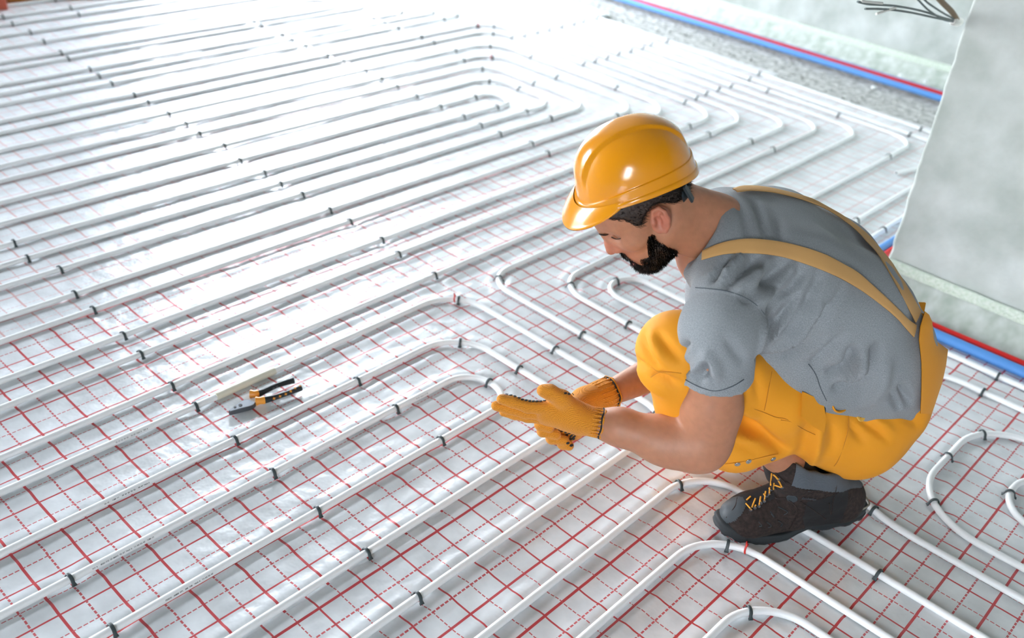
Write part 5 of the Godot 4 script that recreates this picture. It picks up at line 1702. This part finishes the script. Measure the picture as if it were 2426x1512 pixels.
var trouser_folds := [[[V(0.3152, 0.5622, -0.1666), V(0.3062, 0.5534, -0.1929), V(0.2880, 0.5379, -0.2133)], 0.009, -0.0105], [[V(0.3306, 0.5423, -0.1351), V(0.3319, 0.5335, -0.1686), V(0.3230, 0.5204, -0.1920), V(0.3167, 0.5161, -0.2002)], 0.009, -0.0105], [[V(0.3227, 0.5570, -0.1544), V(0.3203, 0.5437, -0.1845), V(0.3131, 0.5304, -0.2004)], 0.012, 0.0075], [[V(0.3358, 0.4872, -0.1328), V(0.3329, 0.4965, -0.1710), V(0.3189, 0.4925, -0.1940), V(0.2822, 0.4894, -0.2167)], 0.01, -0.0135], [[V(0.3333, 0.4770, -0.1433), V(0.3166, 0.4598, -0.1662), V(0.2941, 0.4471, -0.1886)], 0.01, 0.0075], [[V(0.3211, 0.4895, -0.1897), V(0.3056, 0.4902, -0.2055), V(0.2807, 0.4769, -0.2132)], 0.008, -0.0075], [[V(0.3111, 0.5097, -0.2052), V(0.2976, 0.5000, -0.2131), V(0.2842, 0.4978, -0.2179)], 0.008, -0.006], [[V(0.1465, 0.3871, -0.1972), V(0.1171, 0.3674, -0.1871), V(0.0784, 0.3458, -0.1845)], 0.008, -0.009], [[V(0.1502, 0.3692, -0.1995), V(0.1094, 0.3466, -0.1857), V(0.0661, 0.3270, -0.1830)], 0.008, -0.0075], [[V(0.1551, 0.3574, -0.2011), V(0.1073, 0.3322, -0.1885), V(0.0566, 0.3176, -0.1827)], 0.008, 0.006], [[V(0.1536, 0.3338, -0.1989), V(0.1150, 0.3171, -0.1929), V(0.0777, 0.2941, -0.1895)], 0.007, -0.0045], [[V(0.1386, 0.3881, -0.1943), V(0.0988, 0.3549, -0.1835), V(0.0583, 0.3237, -0.1832), V(0.0096, 0.2834, -0.1772)], 0.011, -0.024], [[V(0.1470, 0.4209, -0.2018), V(0.1290, 0.4067, -0.1988), V(0.1028, 0.3888, -0.1953)], 0.01, 0.009], [[V(0.1293, 0.4970, -0.1822), V(0.1196, 0.4664, -0.1966), V(0.1082, 0.4282, -0.2015)], 0.012, -0.006], [[V(-0.1507, 0.3357, -0.1630), V(-0.1779, 0.3195, -0.1734), V(-0.2057, 0.2967, -0.1821)], 0.009, -0.009], [[V(-0.1189, 0.3383, -0.1712), V(-0.1359, 0.3174, -0.1746), V(-0.1533, 0.2974, -0.1795)], 0.009, -0.0075], [[V(-0.0712, 0.3448, -0.1824), V(-0.0846, 0.3138, -0.1845), V(-0.0914, 0.2779, -0.1808)], 0.012, -0.009], [[V(-0.1684, 0.3383, -0.1600), V(-0.1888, 0.3281, -0.1693), V(-0.2119, 0.3153, -0.1757)], 0.01, 0.006], [[V(-0.2417, 0.3391, -0.1600), V(-0.2648, 0.3262, -0.1623), V(-0.2863, 0.3098, -0.1602)], 0.012, -0.0075], [[V(-0.0423, 0.3418, -0.1875), V(-0.0527, 0.2953, -0.1821), V(-0.0869, 0.2136, -0.1399)], 0.012, 0.0135], [[V(-0.0029, 0.3543, -0.1952), V(-0.0252, 0.3122, -0.1841), V(-0.0355, 0.2670, -0.1658)], 0.014, -0.009]]
var trouser_seams := [[V(0.1458, 0.4238, -0.2032), V(0.1182, 0.4141, -0.2016), V(0.0914, 0.4012, -0.1993), V(0.0658, 0.3891, -0.2000), V(0.0418, 0.3831, -0.2015), V(0.0016, 0.3543, -0.1967)], [V(0.0829, 0.4758, -0.1739), V(0.0923, 0.4562, -0.1923), V(0.0946, 0.4332, -0.1996), V(0.0932, 0.4073, -0.2002)], [V(0.3226, 0.4877, -0.1877), V(0.3159, 0.5071, -0.2016), V(0.3005, 0.5154, -0.2132), V(0.2833, 0.5168, -0.2201)], [V(-0.1122, 0.3558, -0.1648), V(-0.1129, 0.3329, -0.1760), V(-0.1111, 0.3033, -0.1827), V(-0.1154, 0.2518, -0.1765), V(-0.1202, 0.2226, -0.1646)], [V(0.1449, 0.2550, -0.1673), V(0.1291, 0.2700, -0.1848), V(0.0988, 0.2793, -0.1921), V(0.0505, 0.2813, -0.1845), V(0.0233, 0.2794, -0.1786)], [V(0.0543, 0.3826, -0.2008), V(0.0322, 0.3769, -0.2015), V(-0.0044, 0.3505, -0.1951), V(-0.0477, 0.3236, -0.1875)]]
var shirt_seams := [[V(0.2567, 0.6452, -0.1512), V(0.2447, 0.6610, -0.1825), V(0.2215, 0.6666, -0.2027), V(0.1966, 0.6613, -0.2151), V(0.1736, 0.6474, -0.2197), V(0.1479, 0.6210, -0.2113)], [V(0.2754, 0.5000, -0.2086), V(0.2685, 0.5048, -0.2327), V(0.2547, 0.5061, -0.2507), V(0.2348, 0.5079, -0.2631), V(0.2097, 0.5190, -0.2674), V(0.1888, 0.5286, -0.2628)], [V(0.0197, 0.4943, -0.1832), V(0.0007, 0.4721, -0.1858), V(-0.0168, 0.4411, -0.1887), V(-0.0379, 0.4105, -0.1876)]]
var snap_spots := [[V(0.1110, 0.2711, -0.1888), V(0.1439, -0.2726, -0.9513)], [V(0.0907, 0.2780, -0.1911), V(-0.0690, -0.1264, -0.9896)], [V(0.0295, 0.2658, -0.1761), V(-0.2494, -0.2684, -0.9305)]]
var button_spot := [V(-0.1445, 0.3435, -0.1582), V(-0.2217, 0.6137, -0.7578)]
var pocket_quad := [V(0.0177, 0.4351, -0.1868), V(-0.0064, 0.4222, -0.1860), V(-0.0345, 0.4084, -0.1782), V(0.0186, 0.3933, -0.2046), V(-0.0135, 0.3681, -0.1996), V(-0.0474, 0.3702, -0.1880), V(0.0143, 0.3868, -0.2047), V(-0.0210, 0.3579, -0.1976), V(-0.0503, 0.3380, -0.1930)]
var loop_line := [V(-0.0405, 0.4065, -0.1807), V(-0.0557, 0.3966, -0.1768), V(-0.0666, 0.3811, -0.1807), V(-0.0786, 0.3751, -0.1792), V(-0.0913, 0.3749, -0.1738), V(-0.0904, 0.3805, -0.1699), V(-0.0698, 0.3915, -0.1723), V(-0.0484, 0.4025, -0.1779)]
var slit_line := [V(-0.0404, 0.3971, -0.1781), V(-0.0453, 0.3827, -0.1823), V(-0.0461, 0.3631, -0.1880)]
var bib_left := [V(-0.2206, 0.5676, -0.1343), V(-0.2045, 0.5647, -0.1538), V(-0.1899, 0.5592, -0.1725), V(-0.1859, 0.5384, -0.1858), V(-0.1936, 0.5149, -0.1915), V(-0.2009, 0.4911, -0.1969), V(-0.2068, 0.4667, -0.2015), V(-0.2148, 0.4427, -0.2016), V(-0.2241, 0.4193, -0.1991), V(-0.2358, 0.3981, -0.1914), V(-0.2475, 0.3768, -0.1836), V(-0.2592, 0.3555, -0.1759)]
var bib_right := [V(-0.2310, 0.5516, -0.1143), V(-0.2489, 0.5258, -0.1197), V(-0.2690, 0.5031, -0.1088), V(-0.2891, 0.4803, -0.0980), V(-0.3131, 0.4616, -0.0877), V(-0.3385, 0.4444, -0.0778), V(-0.3638, 0.4272, -0.0678), V(-0.3666, 0.3996, -0.0734), V(-0.3630, 0.3691, -0.0829), V(-0.3582, 0.3377, -0.0888), V(-0.3614, 0.3073, -0.0851), V(-0.3690, 0.2773, -0.0759)]
var bib_tab := [V(-0.3941, 0.4413, 0.0900), V(-0.4116, 0.4399, 0.0900), V(-0.4174, 0.4090, 0.0900), V(-0.4072, 0.4227, 0.0900)]
var brow_left := [V(0.3921, 0.6778, -0.0107), V(0.3888, 0.6794, -0.0181), V(0.3817, 0.6781, -0.0165), V(0.3760, 0.6786, -0.0155)]
var lash_left := [V(0.3706, 0.6748, -0.0187), V(0.3679, 0.6745, -0.0227), V(0.3646, 0.6762, -0.0291), V(0.3663, 0.6886, -0.0508)]
var lip_line := [V(0.3154, 0.6116, -0.0007), V(0.3137, 0.6130, -0.0098), V(0.3099, 0.6148, -0.0191)]
var hair_area := PackedVector2Array([Vector2(0.0682, 0.0731), Vector2(0.0693, 0.0586), Vector2(0.0634, 0.0519), Vector2(0.0504, 0.0422), Vector2(0.0442, 0.0244), Vector2(0.0402, 0.0129), Vector2(0.0303, 0.0079), Vector2(0.0207, 0.0190), Vector2(0.0090, 0.0254), Vector2(-0.0031, 0.0296), Vector2(-0.0144, 0.0249), Vector2(-0.0243, 0.0102), Vector2(-0.0299, -0.0011), Vector2(-0.0412, -0.0099), Vector2(-0.0556, -0.0161), Vector2(-0.0812, -0.0170), Vector2(-0.0840, 0.0278), Vector2(-0.0280, 0.0982), Vector2(0.0506, 0.0974)])
var beard_area := PackedVector2Array([Vector2(0.0362, -0.0158), Vector2(0.0256, -0.0231), Vector2(0.0262, -0.0380), Vector2(0.0206, -0.0540), Vector2(0.0183, -0.0669), Vector2(0.0146, -0.0758), Vector2(0.0130, -0.0899), Vector2(0.0169, -0.1001), Vector2(0.0304, -0.1079), Vector2(0.0458, -0.1102), Vector2(0.0760, -0.1157), Vector2(0.0966, -0.0944), Vector2(0.0888, -0.0750), Vector2(0.0805, -0.0772), Vector2(0.0750, -0.0783), Vector2(0.0766, -0.0614), Vector2(0.0593, -0.0604), Vector2(0.0518, -0.0415), Vector2(0.0459, -0.0250)])
var moustache_area := PackedVector2Array([Vector2(0.0978, -0.0388), Vector2(0.0890, -0.0372), Vector2(0.0871, -0.0625), Vector2(0.0785, -0.0950), Vector2(0.0835, -0.0898), Vector2(0.0908, -0.0677), Vector2(0.0976, -0.0553)])
var head_x := V(0.7193, -0.6947, 0)
var head_y := V(0.6947, 0.7193, 0)
var head_at := V(0.3060, 0.7350, 0)
var hat_x := V(0.9272, -0.3746, 0)
var hat_y := V(0.3746, 0.9272, 0)
var hat_at := V(0.3344, 0.7701, 0)
var left_dots := [[V(0.5551, 0.4041, -0.1036), V(-0.2026, 0.8046, 0.5582)], [V(0.5486, 0.4042, -0.1070), V(-0.0382, 0.9234, 0.3818)], [V(0.5417, 0.4041, -0.1109), V(-0.3260, 0.9399, 0.1017)], [V(0.5340, 0.4011, -0.1125), V(-0.3278, 0.9388, 0.1053)], [V(0.5284, 0.3995, -0.1159), V(-0.2510, 0.9654, -0.0705)], [V(0.5217, 0.3979, -0.1168), V(-0.1462, 0.9892, -0.0063)], [V(0.5152, 0.3971, -0.1182), V(-0.1221, 0.9925, -0.0047)], [V(0.5085, 0.3962, -0.1185), V(-0.0763, 0.9944, 0.0730)], [V(0.5019, 0.3962, -0.1191), V(-0.0143, 0.9910, 0.1331)], [V(0.4952, 0.3961, -0.1196), V(-0.0221, 0.9838, 0.1781)], [V(0.4872, 0.3950, -0.1172), V(-0.0513, 0.8971, 0.4389)], [V(0.4548, 0.4218, -0.1336), V(-0.2600, 0.9053, -0.3358)], [V(0.4481, 0.4192, -0.1328), V(-0.5390, 0.7984, -0.2683)], [V(0.4378, 0.4120, -0.1250), V(-0.7650, 0.6200, 0.1743)]]
var right_dots := [[V(0.4484, 0.2964, -0.0699), V(-0.5387, 0.7462, -0.3912)], [V(0.4349, 0.2742, -0.0503), V(-0.5158, 0.5106, -0.6879)], [V(0.4279, 0.2713, -0.0508), V(0.4337, 0.3852, -0.8145)], [V(0.4209, 0.2755, -0.0525), V(0.3444, 0.4931, -0.7989)], [V(0.4124, 0.2747, -0.0549), V(0.0434, 0.4638, -0.8849)], [V(0.4030, 0.2707, -0.0553), V(-0.2911, 0.3248, -0.8999)], [V(0.3924, 0.2642, -0.0526), V(-0.4537, 0.2503, -0.8553)], [V(0.4230, 0.2701, -0.0542), V(0.4171, 0.3000, -0.8579)], [V(0.4156, 0.2682, -0.0570), V(0.1552, 0.2359, -0.9593)], [V(0.4075, 0.2659, -0.0575), V(-0.1304, 0.1544, -0.9794)], [V(0.3972, 0.2605, -0.0553), V(-0.3351, 0.0673, -0.9398)], [V(0.3892, 0.2569, -0.0526), V(-0.3854, 0.1085, -0.9164)], [V(0.4138, 0.2606, -0.0580), V(0.0969, -0.0386, -0.9945)], [V(0.4040, 0.2569, -0.0570), V(-0.1836, -0.0945, -0.9784)], [V(0.3973, 0.2526, -0.0550), V(-0.2697, -0.0833, -0.9593)], [V(0.4050, 0.2510, -0.0592), V(-0.5424, 0.5273, -0.6540)], [V(0.3979, 0.2479, -0.0553), V(-0.4952, 0.0485, -0.8674)], [V(0.4167, 0.2579, -0.0791), V(-0.3781, 0.1115, -0.9190)], [V(0.4094, 0.2533, -0.0810), V(-0.2440, 0.6644, -0.7064)]]
var left_cuff := [V(0.3962, 0.3573, -0.1400), V(-0.0697, -0.0021, -0.0280)]
var right_cuff := [V(0.3088, 0.2739, 0.0450), V(-0.0431, 0.0042, 0.0150)]
var lace_lines := [[V(0.0153, 0.0933, -0.1076), V(0.0050, 0.0975, -0.1023)], [V(0.0193, 0.0906, -0.1141), V(0.0128, 0.0869, -0.1305)], [V(0.0109, 0.0898, -0.1265), V(-0.0017, 0.0991, -0.1111)], [V(0.0056, 0.0908, -0.1283), V(0.0021, 0.0939, -0.1247)], [V(-0.0037, 0.0939, -0.1279), V(-0.0133, 0.1028, -0.1106)], [V(-0.0093, 0.0978, -0.1231), V(-0.0093, 0.0997, -0.1178)], [V(-0.0167, 0.1007, -0.1224), V(-0.0268, 0.1088, -0.1027)], [V(-0.0220, 0.1052, -0.1157), V(-0.0211, 0.1064, -0.1069)], [V(-0.0300, 0.1092, -0.1136), V(-0.0377, 0.1132, -0.0969)], [V(-0.0363, 0.1131, -0.1066), V(-0.0358, 0.1124, -0.0981)], [V(-0.0390, 0.1197, -0.1099), V(-0.0209, 0.1557, -0.1305)], [V(-0.0231, 0.1520, -0.1314), V(-0.0318, 0.1556, -0.1438)], [V(-0.0319, 0.1574, -0.1445), V(-0.0192, 0.1767, -0.1385), V(-0.0121, 0.1820, -0.1317)], [V(-0.0250, 0.1376, -0.1155), V(-0.0103, 0.1813, -0.1282)], [V(-0.0212, 0.1761, -0.1403), V(-0.0138, 0.1817, -0.1339)]]
var eyelet_spots := [V(0.0139, 0.0858, -0.1294), V(0.0047, 0.0897, -0.1287), V(-0.0038, 0.0926, -0.1281), V(-0.0093, 0.0965, -0.1234), V(-0.0170, 0.0998, -0.1220), V(-0.0238, 0.1047, -0.1161), V(-0.0302, 0.1081, -0.1137), V(-0.0367, 0.1121, -0.1068), V(-0.0332, 0.1557, -0.1436), V(-0.0222, 0.1752, -0.1396)]
var boot_panels := [[V(0.0272, 0.0844, -0.0899), V(0.0394, 0.0789, -0.1091), V(0.0579, 0.0570, -0.1176)], [V(-0.0381, 0.1133, -0.1004), V(-0.0397, 0.1083, -0.1243), V(-0.0575, 0.1149, -0.1350), V(-0.0794, 0.0976, -0.1517), V(-0.0802, 0.0652, -0.1532), V(-0.0763, 0.0392, -0.1492)], [V(-0.1527, 0.1781, -0.1398), V(-0.1539, 0.1492, -0.1504), V(-0.1557, 0.1124, -0.1532), V(-0.1646, 0.0731, -0.1505)], [V(-0.0331, 0.1771, -0.1491), V(-0.0701, 0.1605, -0.1585), V(-0.1139, 0.1486, -0.1550), V(-0.1516, 0.1499, -0.1509)], [V(-0.0828, 0.1163, -0.1489), V(-0.1123, 0.0968, -0.1550), V(-0.1571, 0.0585, -0.1484)], [V(-0.1470, 0.1095, -0.1539), V(-0.1627, 0.0734, -0.1506)], [V(-0.0137, 0.1896, -0.1349), V(-0.0341, 0.1729, -0.1493)]]
var boot_holes := [[V(-0.0413, 0.0969, -0.1388), V(-0.0598, 0.0902, -0.1484), V(-0.0528, 0.0824, -0.1489)], [V(-0.0251, 0.0874, -0.1409), V(-0.0334, 0.0772, -0.1478), V(-0.0265, 0.0834, -0.1439)], [V(0.0009, 0.0695, -0.1494), V(-0.0062, 0.0614, -0.1537), V(-0.0003, 0.0607, -0.1534)], [V(-0.0163, 0.0690, -0.1511), V(-0.0284, 0.0585, -0.1535), V(-0.0215, 0.0559, -0.1545)], [V(-0.0420, 0.0699, -0.1507), V(-0.0538, 0.0602, -0.1516), V(-0.0522, 0.0526, -0.1517)]]
var boot_badge := [V(-0.0976, 0.1520, -0.1544), V(-0.0214, -0.0953, -0.9952)]
var boot_text := [V(-0.0979, 0.1252, -0.1510), V(0.1274, -0.0305, -0.9914), V(-0.0352, -0.0038, -0.0046)]
var boot_round := [V(-0.0665, 0.1196, -0.1401), V(0.4901, -0.1820, -0.8525)]
